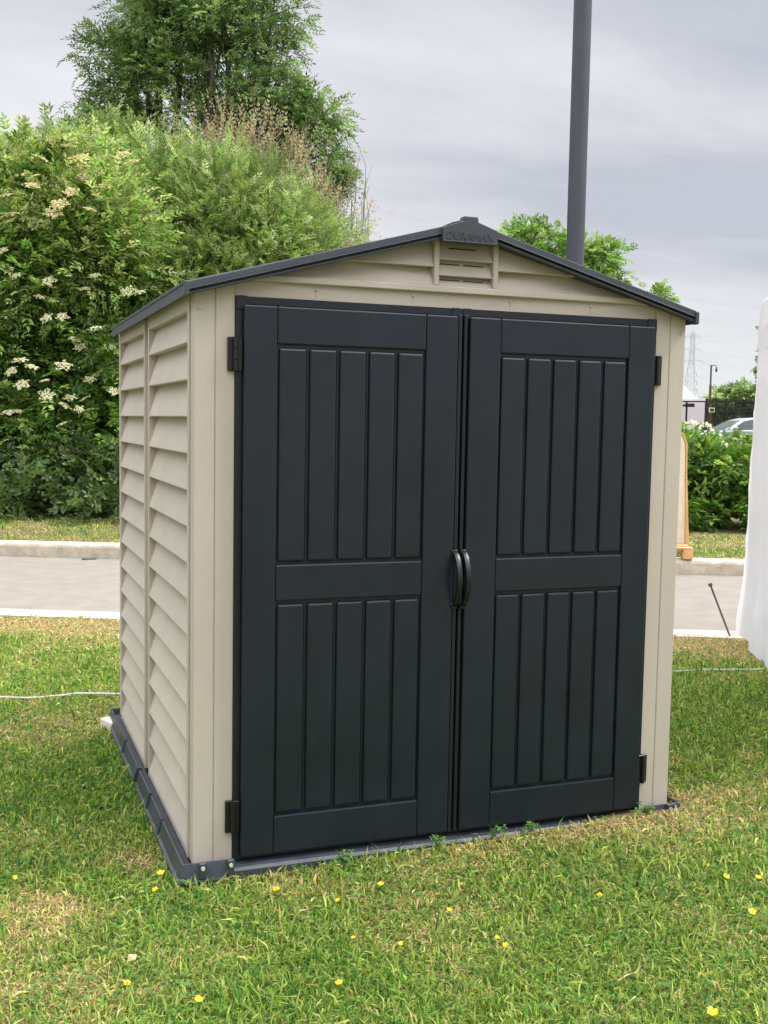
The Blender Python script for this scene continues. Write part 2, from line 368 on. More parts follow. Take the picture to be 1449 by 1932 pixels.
# roof
roofbm = bmesh.new()
for sx in (0, 1):
    f = (lambda x: x) if sx == 0 else (lambda x: W-x)
    a, b = XES[sx]+.004, W/2
    prism(roofbm, [(f(a), ztop(a)-.030), (f(b), ztop(b)-.030), (f(b), ztop(b)-.012), (f(a), ztop(a)-.012)], -.028, 1.752, 'y')
    for k in range(9):
        y = .05+k*.2
        prism(roofbm, [(f(a-.002), ztop(a)-.014), (f(b-.02), ztop(b-.02)-.014), (f(b-.02), ztop(b-.02)+.006), (f(a+.012), ztop(a)+.014), (f(a-.002), ztop(a)+.008)], y, y+.075, 'y', .003)
roof = obj('roof', roofbm, ROOFM, shed)
for sx in (0, 1):
    f = (lambda x: x) if sx == 0 else (lambda x: W-x)
    def lay(bm, h0, h1, y0, y1, a=XES[sx], b=W/2-.06, bev=.0012):
        prism(bm, [(f(a), ztop(a)-h1), (f(b), ztop(b)-h1), (f(b), ztop(b)-h0), (f(a), ztop(a)-h0)], y0, y1, 'y', bev)
    bm = bmesh.new()
    lay(bm, 0, .0195, -.046, -.0285); lay(bm, .0196, .0235, -.051, -.0285, bev=.0015); lay(bm, .0236, .0295, -.033, -.0285, bev=0); lay(bm, .0296, .0365, -.045, -.0285, bev=.0015)
    obj('fascia', bm, ROOFM, roof)
    bm = bmesh.new()
    a, b = sorted((f(XES[sx]-.001), f(XES[sx]-.007))); box(bm, a, b, -.040, 1.752, ZE-.038, ZE-.001, .0015)
    a, b = sorted((f(XES[sx]-.001), f(XES[sx]-.011))); box(bm, a, b, -.040, 1.754, ZE-.007, ZE+.002, .0015)
    obj('eave_trim', bm, ROOFM, roof)
    bm = bmesh.new(); a, b = sorted((f(XES[sx]-.009), f(XES[sx]+.005))); box(bm, a, b, -.054, -.030, ZE-.040, ZE+.003, .003); obj('corner_cap', bm, ROOFM, roof)
bm = bmesh.new()
capp = [(.7565, 1.8985), (.9435, 1.8985), (.9435, 1.9435), (.876, 1.9655), (.874, 1.981), (.826, 1.981), (.824, 1.9655), (.7565, 1.9435)]
prism(bm, capp, -.060, -.029, 'y', .0018)
box(bm, .7575, .9425, -.0625, -.06, 1.8995, 1.9035, .001)
prism(bm, [(.80, 1.952), (.85, 1.968), (.90, 1.952), (.90, 1.965), (.85, 1.979), (.80, 1.965)], -.028, 1.755, 'y')
cap = obj('ridge_cap', bm, ROOFM, shed)
cu = bpy.data.curves.new('lettering', 'FONT'); cu.body = 'DURAMAX'; cu.size = .033; cu.extrude = .0012; cu.offset = 0; cu.space_character = 1.02
cu.align_x = 'CENTER'
tmp = bpy.data.objects.new('lettering', cu); C.objects.link(tmp); bpy.context.view_layer.update()
me = bpy.data.meshes.new_from_object(tmp); C.objects.unlink(tmp); bpy.data.objects.remove(tmp)
xs = [v.co.x for v in me.vertices]; k_ = .160/(max(xs)-min(xs))
for v in me.vertices: v.co = Vector((.848+v.co.x*k_, -.0605-v.co.z, 1.9085+v.co.y*1.0))
me.materials.append(ROOFM); lt = bpy.data.objects.new('lettering', me); C.objects.link(lt); lt.parent = cap

# door frame
FA, FB, FT = .122, W-.122, 1.704
bm = bmesh.new()
box(bm, FA, FA+.022, -.007, .04, -.007, FT, .0015); box(bm, FB-.022, FB, -.007, .04, -.007, FT, .0015)
box(bm, FA+.0222, FB-.0222, -.005, .04, FT-.024, FT-.0005, .0015)
for xa in (FA+.0003, FB-.0353): box(bm, xa, xa+.035, -.0095, .03, FT-.04, FT+.001, .002)
for xa in (W/2-.034, W/2+.004): box(bm, xa, xa+.03, -.0085, .03, FT-.032, FT+.0008, .002)
box(bm, FA+.0222, FB-.0222, .0, .04, -.007, .012, .001)
obj('door_frame', bm, FRAMEM, shed)
bm = bmesh.new(); box(bm, FA+.0223, FB-.0223, .041, .05, -.008, 1.70); obj('door_backing', bm, BLACK, shed)

def door(sx):
    f = (lambda x: x) if sx == 0 else (lambda x: W-x)
    bm = bmesh.new()
    def bx(x0, x1, y0, y1, z0, z1, bev=0, seg=1):
        a, b = sorted((f(x0), f(x1))); box(bm, a, b, y0, y1, z0, z1, bev, seg)
    x0, x1, z0, z1 = .142, .829, .010, 1.6775
    pl, pr_ = .2435, .7205
    yf = -.030
    bx(x0+.002, x1-.002, -.019, .0, z0+.002, z1-.002, .001)
    B = .0048
    bx(x0, pl-.0004, yf, -.0185, z0, z1, B, 2); bx(pr_+.0004, x1, yf, -.0185, z0, z1, B, 2)
    for za, zb in ((z0, .128), (.795, .906), (1.566, z1)): bx(pl, pr_, yf+.0003, -.0185, za, zb, B, 2)
    for za, zb in ((.132, .791), (.910, 1.562)):
        n = 5; gap = .0105; wd = (pr_-pl-.012-gap*(n-1))/n
        for k in range(n):
            xa = pl+.006+k*(wd+gap); bx(xa, xa+wd, -.0275, -.0185, za+.004, zb-.006, .0070, 2)
    d = obj('door', bm, DARK, shed)
    bm = bmesh.new(); bx(.8335, .8465, -.021, .03, .004, 1.683, .0025, 2); obj('edge_strip', bm, FRAMEM, d)
    for zc in ((1.533, .134) if sx == 0 else (1.532, .142)):
        bm = bmesh.new()
        bx(.098, .1205, -.010, -.0002, zc-.05, zc+.05, .002)
        bx(.1207, .1415, -.016, -.0072, zc-.05, zc+.05, .002)
        for q in range(3):
            za = zc-.049+q*.033; tube(bm, [(f(.120), -.018, za), (f(.120), -.018, za+.031)], .0075, 10)
        tube(bm, [(f(.131), -.0175, zc+.034), (f(.131), -.0155, zc+.034)], .0035, 8)
        tube(bm, [(f(.131), -.0175, zc-.034), (f(.131), -.0155, zc-.034)], .0035, 8)
        obj('hinge', bm, BLACK, d)
    # arched pull handle
    bm = bmesh.new(); zb, zt = (.752, .934); n = 18; hw = .0085
    xc = .833 if sx == 0 else W-.8365
    outer, inner = [], []
    for i in range(n+1):
        t = i/n; z = zb+(zt-zb)*t; bow = math.sin(math.pi*min(1, max(0, t)))**.62
        outer.append((-.033-.046*bow, z))
    for i in range(n+1):
        t = i/n; z = zb+.014+(zt-zb-.028)*t; bow = math.sin(math.pi*t)**.62
        inner.append((-.027-.040*bow, z))
    ring_ = outer+inner[::-1]
    a = [bm.verts.new((xc-hw, y, z)) for y, z in ring_]; b = [bm.verts.new((xc+hw, y, z)) for y, z in ring_]
    m_ = len(ring_)
    for i in range(n):
        bm.faces.new((a[i], a[i+1], a[m_-2-i], a[m_-1-i])); bm.faces.new((b[i], b[m_-1-i], b[m_-2-i], b[i+1]))
    for i in range(m_): bm.faces.new((a[i], b[i], b[(i+1) % m_], a[(i+1) % m_]))
    bmesh.ops.recalc_face_normals(bm, faces=bm.faces)
    bmesh.ops.bevel(bm, geom=[e for e in bm.edges if abs(e.calc_face_angle(0)) > .9], offset=.002, segments=2, affect='EDGES', profile=.5)
    box(bm, xc-.0105, xc+.0105, -.036, -.020, zb-.006, zb+.016, .002); box(bm, xc-.0105, xc+.0105, -.036, -.020, zt-.014, zt+.004, .002)
    obj('handle', bm, BLACK, d, True)
door(0); door(1)
# tiny paint chips / dust specks on the doors are part of the doors' surface
bm = bmesh.new(); p = atz(210, 1364, -.045)
t = Matrix.Rotation(.35, 3, 'Z')
prism(bm, [tuple((t@Vector((x, y, 0)))[:2]) for x, y in ((-.03, -.05), (.05, -.05), (.05, .07), (-.03, .06))], -.06, -.018, 'z', .003)
o = obj('wood_offcut', bm, PALE); o.location = (-.04, 1.74, 0); tag(o, 'small pale wood offcut wedged under the rear left corner of the shed base', 'wood block')

# ------------------------------------------------------------------ foliage machinery
def leaf_tpl(L, Wd, fold=.25, bend=.0):
    return np.array([[0, 0, 0], [L*.42, Wd/2, fold*Wd], [L, 0, -bend*L], [L*.42, -Wd/2, fold*Wd]]), np.array([[0, 1, 2], [0, 2, 3]])
def sprig_tpl(L, n, ll, lw, ang=50, up_=.25, droop=.2):
    """n leaflet pairs plus a tip leaf along a stalk of length L on +X"""
    V, T = [], []
    def add(pos, yaw, pitch, l, w_, roll=0):
        v, t = leaf_tpl(l, w_, .22, .12)
        R = (Matrix.Rotation(yaw, 3, 'Z')@Matrix.Rotation(-pitch, 3, 'Y')@Matrix.Rotation(roll, 3, 'X'))
        T.extend((t+len(V)).tolist()); V.extend([tuple(R@Vector(q)+Vector(pos)) for q in v])
    for i in range(n):
        x = L*(i+.6)/n; z = -droop*L*(x/L)**2; k = .75+.35*math.sin(math.pi*(i+.5)/n)
        for sgn in (-1, 1):
            add((x, 0, z), sgn*math.radians(ang+random.uniform(-14, 14)), up_*random.uniform(-.9, 1), ll*k*random.uniform(.85, 1.1), lw*k, random.uniform(-.5, .5))
    add((L*.97, 0, -droop*L), 0, -.2, ll, lw)
    return np.array(V), np.array(T)
def rotmats(dirs, spin, r):
    """frames whose X axis is dirs, Z biased up, rolled by +-spin"""
    n = len(dirs); d = dirs/np.linalg.norm(dirs, axis=1, keepdims=True)
    upv = np.tile([0, 0, 1.], (n, 1))+r.normal(0, spin, (n, 3))
    y = np.cross(upv, d); y /= np.linalg.norm(y, axis=1, keepdims=True)+1e-9
    z = np.cross(d, y)
    return np.stack([d, y, z], 2)
def scatter(tpls, pos, dirs, scale, cols, spin, r, jit=.14):
    Vs, Ts, Cs = [], [], []; off = 0
    which = r.integers(0, len(tpls), len(pos))
    for k, (tv, tt) in enumerate(tpls):
        idx = np.where(which == k)[0]
        if not len(idx): continue
        R = rotmats(dirs[idx], spin, r)
        v = np.einsum('nij,mj->nmi', R, tv)*scale[idx, None, None]+pos[idx, None, :]
        nl = len(tv)//4
        c = cols[idx, None, :]*(1+r.normal(0, jit, (len(idx), nl, 1)))
        c = np.repeat(c, 4, 1)
        f = tt[None]+(np.arange(len(idx))*len(tv))[:, None, None]+off
        Vs.append(v.reshape(-1, 3)); Ts.append(f.reshape(-1, 3)); Cs.append(c.reshape(-1, 3)); off += len(idx)*len(tv)
    return np.concatenate(Vs), np.concatenate(Ts), np.clip(np.concatenate(Cs), .003, 1)
def palette(base, n, r, spread=.22, alt=None, altp=.2):
    c = np.tile(np.array(base), (n, 1))*(1+r.normal(0, spread, (n, 1)))
    c[:, 0] *= 1+r.normal(0, .1, n)
    if alt is not None:
        mk = r.random(n) < altp; c[mk] = np.array(alt)*(1+r.normal(0, .15, (mk.sum(), 1)))
    return np.clip(c, .004, 1)
def crown(blobs, sub, per, subR, tpls, base, r, alt=None, altp=.2, spread=.25, spin=.5, outw=1., upw=.35, sc_=(.7, 1.25), flat=.8, fill=.25, clumpvar=.25, zmin=None):
    """blobs -> sub-clumps on each blob's shell -> sprigs round each sub-clump"""
    P, Dr, Co = [], [], []; subs = []
    for (c, R) in blobs:
        c = np.array(c); n = max(3, int(sub*R*R))
        d = r.normal(size=(n, 3)); d /= np.linalg.norm(d, axis=1, keepdims=True)
        rad = R*np.where(r.random(n) < fill, r.uniform(.2, .7, n), r.uniform(.74, 1.04, n))
        sc_c = c+d*rad[:, None]*np.array([1, 1, .92])
        for q, dd in zip(sc_c, d):
            if zmin is not None and q[2] < zmin: continue
            m = int(per*r.uniform(.6, 1.4)); sR = subR*r.uniform(.7, 1.35)
            o = r.normal(size=(m, 3))*np.array([1, 1, flat])*sR*.5
            P.append(q+o); on = o/(np.linalg.norm(o, axis=1, keepdims=True)+1e-6)
            Dr.append(on*.9+dd*outw+r.normal(size=(m, 3))*.35+np.array([0, 0, upw]))
            cc = palette(base, m, r, spread, alt, altp)*(1+r.normal(0, clumpvar))
            Co.append(np.clip(cc, .004, 1)); subs.append(q)
    P = np.concatenate(P); Dr = np.concatenate(Dr); Co = np.concatenate(Co)
    return scatter(tpls, P, Dr, r.uniform(*sc_, len(P)), Co, spin, r), subs
def limbs(bm, root, blobs, subs, r, r0=.07, n=6, twig=.35, tr=.008):
    root = Vector(root)
    for (c, R) in blobs:
        c = Vector(c); m = root.lerp(c, .5)+Vector(r.normal(0, .12, 3)); m.z += -.05
        k1 = root.lerp(m, .5)+Vector(r.normal(0, .06, 3)); k2 = m.lerp(c, .5)+Vector(r.normal(0, .08, 3))
        tube(bm, [root+Vector((r.normal(0, r0), r.normal(0, r0), 0)), k1, m, k2, c], [r0*.8, r0*.62, r0*.48, r0*.32, r0*.16], n)
    for q in subs:
        if r.random() > twig: continue
        q = Vector(q); b = min(blobs, key=lambda bb: (Vector(bb[0])-q).length)
        c = Vector(b[0]); md = c.lerp(q, .5)+Vector(r.normal(0, .05, 3))
        tube(bm, [c, md, q], [tr*1.6, tr*1.2, tr*.5], 4, False)
def B(lst, d): return [(tuple(atd(x, y, dd)), R) for (x, y, dd, R) in [(q[0], q[1], d+(q[3] if len(q) > 3 else 0), q[2]) for q in lst]]

# --- elder bush (left) with cream flower heads
r = np.random.default_rng(11)
EL_T = [sprig_tpl(.20, 3, .105, .042, 52, .3, .3) for _ in range(4)]
el = B([(-330, 500, 1.2), (-180, 430, 1.1), (-330, 760, 1.2), (-60, 430, .9), (35, 420, .85), (90, 350, .6, .3), (55, 560, 1.0), (150, 500, .8), (-80, 640, 1.1), (100, 700, 1.05), (215, 640, .85),
        (20, 800, 1.0), (150, 830, .95), (250, 800, .8), (-110, 860, 1.0), (40, 905, .62, -.2), (165, 915, .6, -.2), (270, 910, .7), (-60, 910, .7), (-220, 900, .9), (360, 860, .9)], 14.6)
bush = thing('elder_bush', 'large dark green elder bush with cream flower heads left of the shed', 'bush', tuple(atz(60, 985, .1)))
inv = Vector(bush.location)
def at_parent(o, p): o.location = -Vector(p.location); return o
EH_T = [sprig_tpl(.18, 3, .085, .032, 50, .3, .2) for _ in range(4)]
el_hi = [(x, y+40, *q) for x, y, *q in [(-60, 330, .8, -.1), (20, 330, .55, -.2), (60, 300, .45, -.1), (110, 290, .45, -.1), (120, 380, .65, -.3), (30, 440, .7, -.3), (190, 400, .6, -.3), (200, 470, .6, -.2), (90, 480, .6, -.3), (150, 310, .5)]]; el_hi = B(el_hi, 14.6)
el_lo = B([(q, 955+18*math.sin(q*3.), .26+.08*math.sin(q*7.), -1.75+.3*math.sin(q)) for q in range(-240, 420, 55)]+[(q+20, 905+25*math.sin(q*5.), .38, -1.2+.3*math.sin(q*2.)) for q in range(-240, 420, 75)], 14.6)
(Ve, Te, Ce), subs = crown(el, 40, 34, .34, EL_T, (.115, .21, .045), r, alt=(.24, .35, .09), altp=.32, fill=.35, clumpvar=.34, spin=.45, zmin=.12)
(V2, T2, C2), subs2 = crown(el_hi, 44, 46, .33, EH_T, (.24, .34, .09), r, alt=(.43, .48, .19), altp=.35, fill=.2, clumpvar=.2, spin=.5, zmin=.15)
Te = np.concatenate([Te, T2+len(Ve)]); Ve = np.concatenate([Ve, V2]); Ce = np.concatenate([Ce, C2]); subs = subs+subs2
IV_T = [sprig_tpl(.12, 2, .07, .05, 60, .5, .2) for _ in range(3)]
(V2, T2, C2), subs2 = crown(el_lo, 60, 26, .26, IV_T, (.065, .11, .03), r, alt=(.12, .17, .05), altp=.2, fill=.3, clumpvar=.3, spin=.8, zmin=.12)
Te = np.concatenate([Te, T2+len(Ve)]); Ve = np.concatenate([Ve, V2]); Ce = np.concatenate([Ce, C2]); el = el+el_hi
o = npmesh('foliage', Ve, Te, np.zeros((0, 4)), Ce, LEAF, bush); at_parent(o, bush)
bm = bmesh.new(); limbs(bm, bush.location+Vector((.5, 2.0, 0)), el, subs, r, .03, 6, .5, .006)
for _ in range(70):   # bare twigs low down
    px = r.uniform(-120, 330); py = r.uniform(860, 1000); a = Vector(atd(px, py, 13.7+r.uniform(-.3, .4))); a.z = max(a.z, .12)
    dd = Vector((r.normal(0, .25), r.normal(0, .2), r.uniform(-.1, .45)))
    tube(bm, [a, a+dd*.5+Vector(r.normal(0, .05, 3)), a+dd], [.009, .007, .003], 4, False)
o = obj('branches', bm, BARK, bush); at_parent(o, bush)
def umbel(seed):
    rr = np.random.default_rng(seed); n = 95
    a = rr.uniform(0, 6.283, n); q = np.sqrt(rr.random(n)); rad = .085*q*(1+.25*np.sin(a*5+seed))
    P = np.stack([rad*np.cos(a), rad*np.sin(a), .018*(1-q**2)+rr.normal(0, .004, n)], 1)
    s = rr.uniform(.009, .016, n); V, Q_ = [], []
    for i in range(n):
        t = rr.uniform(0, 1.57); tl = rr.normal(0, .35, 2)
        for k in range(4):
            dx, dy = math.cos(t+k*1.5708)*s[i], math.sin(t+k*1.5708)*s[i]
            V.append((P[i, 0]+dx, P[i, 1]+dy, P[i, 2]+dx*tl[0]+dy*tl[1]))
        Q_.append([4*i, 4*i+1, 4*i+2, 4*i+3])
    c = np.repeat(np.array([.76, .73, .46])[None]*rr.uniform(.75, 1.15, (n, 1)), 4, 0)
    return V, Q_, c
ums = []
for sd in (1, 2, 3):
    V_, Q_, c_ = umbel(sd); ums.append((V_, Q_, c_))
ume = {}
def hit(px, py, blobs):
    d = ray(px, py); d = d/np.linalg.norm(d); best = None
    for c, R in blobs:
        oc = cam0-np.array(c); b_ = oc@d; cc = oc@oc-R*R*1.08
        h = b_*b_-cc
        if h > 0:
            t = -b_-math.sqrt(h)
            if best is None or t < best: best = t
    return cam0+d*(best if best else 14.2)
fl = [(100, 568), (88, 600), (118, 597), (30, 520), (170, 716), (85, 718), (160, 752), (132, 750), (122, 765), (215, 738), (118, 800), (128, 858), (60, 692), (38, 680), (22, 700), (5, 722), (198, 852), (140, 640),
      (150, 655), (75, 560), (160, 545), (240, 550), (262, 552), (92, 530), (180, 620), (120, 690), (42, 725), (88, 745), (150, 772), (18, 778), (36, 776), (100, 262), (128, 276), (148, 298), (178, 322), (158, 332),
      (12, 368), (20, 405), (62, 350), (100, 402), (200, 352), (6, 472), (16, 420), (232, 292), (80, 300), (134, 362), (250, 306), (70, 268), (112, 385), (145, 318), (190, 305), (222, 338), (40, 330), (168, 395), (178, 520), (210, 655)]
for i, (px, py) in enumerate(fl):
    P = hit(px, py, el if py > 430 else el)
    tan = py < 420; key = (i % 3, tan)
    if key not in ume:
        V_, Q_, c_ = ums[i % 3]; c2 = c_*np.array([.85, .76, .66]) if tan else c_
        o = npmesh('flower_head', V_, np.zeros((0, 3)), Q_, c2, PETAL); ume[key] = o.data
    else:
        o = bpy.data.objects.new('flower_head', ume[key]); C.objects.link(o)
    o.parent = bush
    P = P-ray(px, py)*(.24 if tan else .12)
    o.location = Vector(P)-bush.location
    o.rotation_euler = (r.uniform(.25, .85), r.normal(0, .25), r.normal(-.35, .4)); k = r.uniform(.95, 1.35) if tan else r.uniform(.65, 1.1); o.scale = (k, k, k*.8)

# --- pale green willow bush behind the shed
r = np.random.default_rng(12)
WI_T = [sprig_tpl(.20, 5, .066, .020, 48, .35, .15) for _ in range(4)]
wi = [(x-14, y+(30 if y < 430 else 0), *q) for x, y, *q in [(190, 300, .62), (255, 330, .8), (215, 410, .9), (330, 310, .55), (330, 400, .95), (430, 345, .6), (420, 440, 1.0), (510, 390, .8), (590, 410, .55), (500, 480, .9), (590, 480, .6), (300, 500, 1.0),
        (200, 520, .8), (400, 560, 1.0), (520, 590, 1.0), (300, 640, 1.0), (610, 620, .8), (420, 720, 1.1), (560, 760, 1.0), (300, 800, 1.0), (450, 880, 1.0), (600, 900, .8), (140, 380, .6, .4), (240, 260, .4)]]; wi = B(wi, 15.9)
bush = thing('willow_bush', 'broad light green willow bush rising directly behind the shed roof', 'bush', tuple(atz(420, 985, .1)))
(Ve, Te, Ce), subs = crown(wi, 42, 46, .32, WI_T, (.27, .37, .11), r, alt=(.46, .53, .25), altp=.3, fill=.22, clumpvar=.2, spin=.55, upw=.7, zmin=.15)
sh = [(Vector(atd(x, y, 15.6)), h) for x, y, h in ((200, 235, .45), (212, 215, .4), (190, 250, .4), (327, 275, .35), (340, 265, .35), (240, 240, .3), (86, 250, .5), (90, 235, .4), (470, 315, .3))]
Ps, Ds = [], []
for p, h in sh:
    for k in range(22):
        t = k/22; Ps.append(np.array(p)+np.array([r.normal(0, .03), r.normal(0, .03), h*(t-.4)-.15])); Ds.append([math.cos(k*2.4), math.sin(k*2.4), .9])
V2, T2, C2 = scatter(WI_T, np.array(Ps), np.array(Ds), np.full(len(Ps), .7), palette((.28, .37, .11), len(Ps), r), .4, r)
Te = np.concatenate([Te, T2+len(Ve)]); Ve = np.concatenate([Ve, V2]); Ce = np.concatenate([Ce, C2])
o = npmesh('foliage', Ve, Te, np.zeros((0, 4)), Ce, LEAF, bush); at_parent(o, bush)
bm = bmesh.new(); limbs(bm, bush.location+Vector((.3, 1.2, 0)), wi, subs, r, .06, 6, .4, .007)
for p, h in sh: tube(bm, [p+Vector((0, 0, -.7)), p, p+Vector((0, 0, h*.5))], [.008, .006, .003], 4, False)
o = obj('branches', bm, BARK, bush); at_parent(o, bush)

# --- dead brown shrub between bush and tree
r = np.random.default_rng(13)
DR_T = [sprig_tpl(.26, 4, .05, .018, 30, .5, -.05) for _ in range(3)]
dr = B([(390, 285, .4), (430, 262, .5), (490, 285, .5), (550, 330, .5), (595, 375, .4), (470, 380, .7), (560, 430, .7), (620, 420, .4), (655, 460, .3), (680, 470, .22)], 17.6)
bush = thing('dead_shrub', 'bare brown shrub with dry seed heads between the willow bush and the tall tree', 'shrub', tuple(atz(520, 960, .1)))
(Ve, Te, Ce), subs = crown(dr, 46, 18, .30, DR_T, (.36, .29, .17), r, alt=(.42, .38, .22), altp=.35, fill=.35, upw=1.6, spin=.6)
o = npmesh('foliage', Ve, Te, np.zeros((0, 4)), Ce, LEAF, bush); at_parent(o, bush)
bm = bmesh.new(); limbs(bm, bush.location+Vector((0, .6, 0)), dr, subs, r, .03, 5, 1, .006)
for _ in range(150):
    a = Vector(atd(r.uniform(380, 700), r.uniform(300, 470), 17.3)); a2 = a+Vector((r.normal(0, .08), r.normal(0, .08), r.uniform(.15, .4)))
    if a.z > 4.9+r.random()*.3 - max(0, (0)): pass
    tube(bm, [a-Vector((0, 0, .5)), a, a2], [.006, .005, .002], 3, False)
o = obj('branches', bm, mat('dry_twig', (.22, .17, .12), .9, 0, var=.2), bush); at_parent(o, bush)

# --- tall tree
r = np.random.default_rng(14)
AS_T = [sprig_tpl(.30, 4, .13, .044, 50, .35, .42) for _ in range(4)]
ta = [(x-(38 if x > 540 else 12*(x > 440))+(28 if x < 260 else 0), y, q[0]*.84) for x, y, *q in [(205, 130, .9), (165, 190, .6), (190, 220, .55), (235, 70, .9), (250, 160, .8), (290, 30, 1.1), (300, 120, .6), (335, -40, .8), (395, -30, .7), (420, 60, 1.1), (500, 40, .95), (530, 90, .6), (450, 140, 1.0), (530, 160, .55),
        (480, 210, .85), (400, 230, .7), (340, 220, .45), (430, 270, .6), (290, -110, 1.2), (450, -110, 1.3), (560, -20, .45), (520, 250, .5), (590, 215, .45), (630, 200, .4), (600, 270, .55), (640, 305, .55), (620, 340, .55), (655, 335, .35), (560, 330, .7), (615, 185, .35), (645, 225, .35), (660, 290, .3), (610, 240, .5), (650, 360, .3), (580, 270, .5), (570, 190, .4), (240, 235, .4), (400, -240, 1.2)]]; ta = B(ta, 24.0)
tree = thing('tall_tree', 'tall dark green ash tree with several slender stems behind the bushes', 'tree', tuple(atz(390, 900, .2)))
(Ve, Te, Ce), subs = crown(ta, 19, 42, .38, AS_T, (.15, .235, .075), r, alt=(.27, .36, .13), altp=.3, fill=.12, clumpvar=.25, outw=.8, upw=.1, sc_=(.6, 1.1))
o = npmesh('crown', Ve, Te, np.zeros((0, 4)), Ce, LEAF, tree); at_parent(o, tree)
bm = bmesh.new(); base_t = Vector(atz(400, 905, .2))
base_t = Vector(atd(400, 800, 24)); base_t.z = .2
for px in (262, 300, 330, 395, 440, 470, 400):
    t1 = Vector(atd(px, 250, 24+r.normal(0, .4))); t2 = Vector(atd(px+r.normal(0, 12), 20, 24+r.normal(0, .4)))
    m1 = base_t.lerp(t1, .5)+Vector((0, 0, -.3))
    tube(bm, [base_t+Vector((r.normal(0, .15), r.normal(0, .15), 0)), m1, t1, t1.lerp(t2, .5)+Vector((r.normal(0, .1), 0, 0)), t2], [.17, .13, .085, .06, .03], 8)
mids = [(tuple(atd(x, 330, 24)), 1) for x in (280, 400, 450)]
for (c, R) in ta:
    c = Vector(c); b = Vector(min(mids, key=lambda q: abs(Vector(q[0]).x-c.x))[0]); b.z += max(0, (c.z-b.z)*.4)
    tube(bm, [b, b.lerp(c, .5)+Vector((r.normal(0, .15), 0, -.15)), c], [.05, .035, .015], 5, False)
for q in subs:
    if r.random() < .5:
        q = Vector(q); b = Vector(min(ta, key=lambda bb: (Vector(bb[0])-q).length)[0]); tube(bm, [b, b.lerp(q, .55)+Vector(r.normal(0, .06, 3)), q], [.018, .012, .005], 4, False)
o = obj('trunk', bm, BARK, tree, True); at_parent(o, tree)

# --- small tree behind the lamp post
r = np.random.default_rng(15)
SM_T = [sprig_tpl(.20, 3, .13, .06, 55, .3, .2) for _ in range(4)]
st = B([(985, 458, .28), (1010, 440, .16), (960, 440, .12), (1035, 475, .34), (1000, 495, .4), (1085, 490, .34), (1125, 492, .30), (1150, 478, .16), (1155, 522, .14), (1115, 545, .45), (1060, 570, .7), (1000, 580, .7), (1110, 620, .55), (1238, 560, .09), (1222, 590, .2), (1100, 680, .9), (1010, 680, .8), (1150, 700, .6)], 20)
tree = thing('small_tree', 'bright green young tree showing above the right roof slope behind the grey lamp post', 'tree', tuple(atz(1080, 900, .2)))
(Ve, Te, Ce), subs = crown(st, 120, 22, .20, SM_T, (.20, .33, .07), r, alt=(.36, .44, .20), altp=.22, fill=.15, clumpvar=.2, upw=.5, sc_=(.45, .8))
o = npmesh('crown', Ve, Te, np.zeros((0, 4)), Ce, LEAF, tree); at_parent(o, tree)
bm = bmesh.new(); b = Vector(atd(1080, 800, 20)); b.z = .1; limbs(bm, b, st, subs, r, .06, 6, .5, .008)
o = obj('trunk', bm, BARK, tree); at_parent(o, tree)

# --- leafy hedge on the right, running back behind the shed
r = np.random.default_rng(16)
HE_T = [sprig_tpl(.13, 2, .095, .052, 58, .35, .25) for _ in range(5)]
P = atz(1300, 1003, .12); hu, hs = us(P[0], P[1])
he = []
for u in np.arange(hu-3.4, hu+2.6, .34):
    for s, z, R in ((hs+.42, .42, .42), (hs+.42, .85, .42), (hs+.95, .95, .45), (hs+.9, .45, .45), (hs+.55, 1.08, .30), (hs+1.2, 1.02, .36)):
        x, y = xy(u+r.normal(0, .06), s+r.normal(0, .06)); he.append(((x, y, z-.12+r.normal(0, .04)-.13*max(0, u-hu)), R))
hedge = thing('hedge', 'chest high leafy dogwood hedge behind the kerb on the right', 'hedge', (*xy(hu, hs+.6), .12))
(Ve, Te, Ce), subs = crown(he, 46, 11, .2, HE_T, (.125, .23, .04), r, alt=(.23, .33, .075), altp=.25, fill=.2, clumpvar=.2, upw=.4, sc_=(.75, 1.2), zmin=.16)
o = npmesh('foliage', Ve, Te, np.zeros((0, 4)), Ce, LEAF, hedge); at_parent(o, hedge)
bm = bmesh.new()
for i in range(0, len(he), 2):
    c = Vector(he[i][0]); b = Vector((c.x+r.normal(0, .1), c.y+.2, .1)); tube(bm, [b, b.lerp(c, .5)+Vector(r.normal(0, .05, 3)), c], [.014, .01, .004], 4, False)
o = obj('branches', bm, BARK, hedge); at_parent(o, hedge)
for px, py in ((1295, 800), (1308, 797), (1320, 805), (1335, 802), (1345, 812), (1318, 813), (1355, 820), (1366, 838), (1300, 812)):
    P = hit(px, py, he); o = bpy.data.objects.new('flower_head', ume[(0, False)]); C.objects.link(o); o.parent = hedge
    o.location = Vector(P-ray(px, py)*.05)-hedge.location; o.rotation_euler = (r.uniform(.3, .8), r.normal(0, .2), 0); o.scale = (.6, .6, .6)

# ------------------------------------------------------------------ things beyond the hedge
r = np.random.default_rng(17)
fa = B([(1352, 772, .6), (1364, 766, .7), (1378, 762, .8), (1393, 757, .8), (1412, 757, .9), (1430, 760, 1.0), (1340, 778, .4), (1460, 760, 1.2)], 72)
bush = thing('far_bush', 'distant green bushes rising behind the black fence on the far right', 'bush', tuple(atd(1390, 790, 72)))
FA_T = [sprig_tpl(.35, 3, .25, .12, 50, .3, .1) for _ in range(3)]
(Ve, Te, Ce), subs = crown(fa, 60, 14, .4, FA_T, (.26, .35, .14), r, alt=(.36, .42, .2), fill=.2)
o = npmesh('foliage', Ve, Te, np.zeros((0, 4)), Ce, LEAF, bush); at_parent(o, bush)
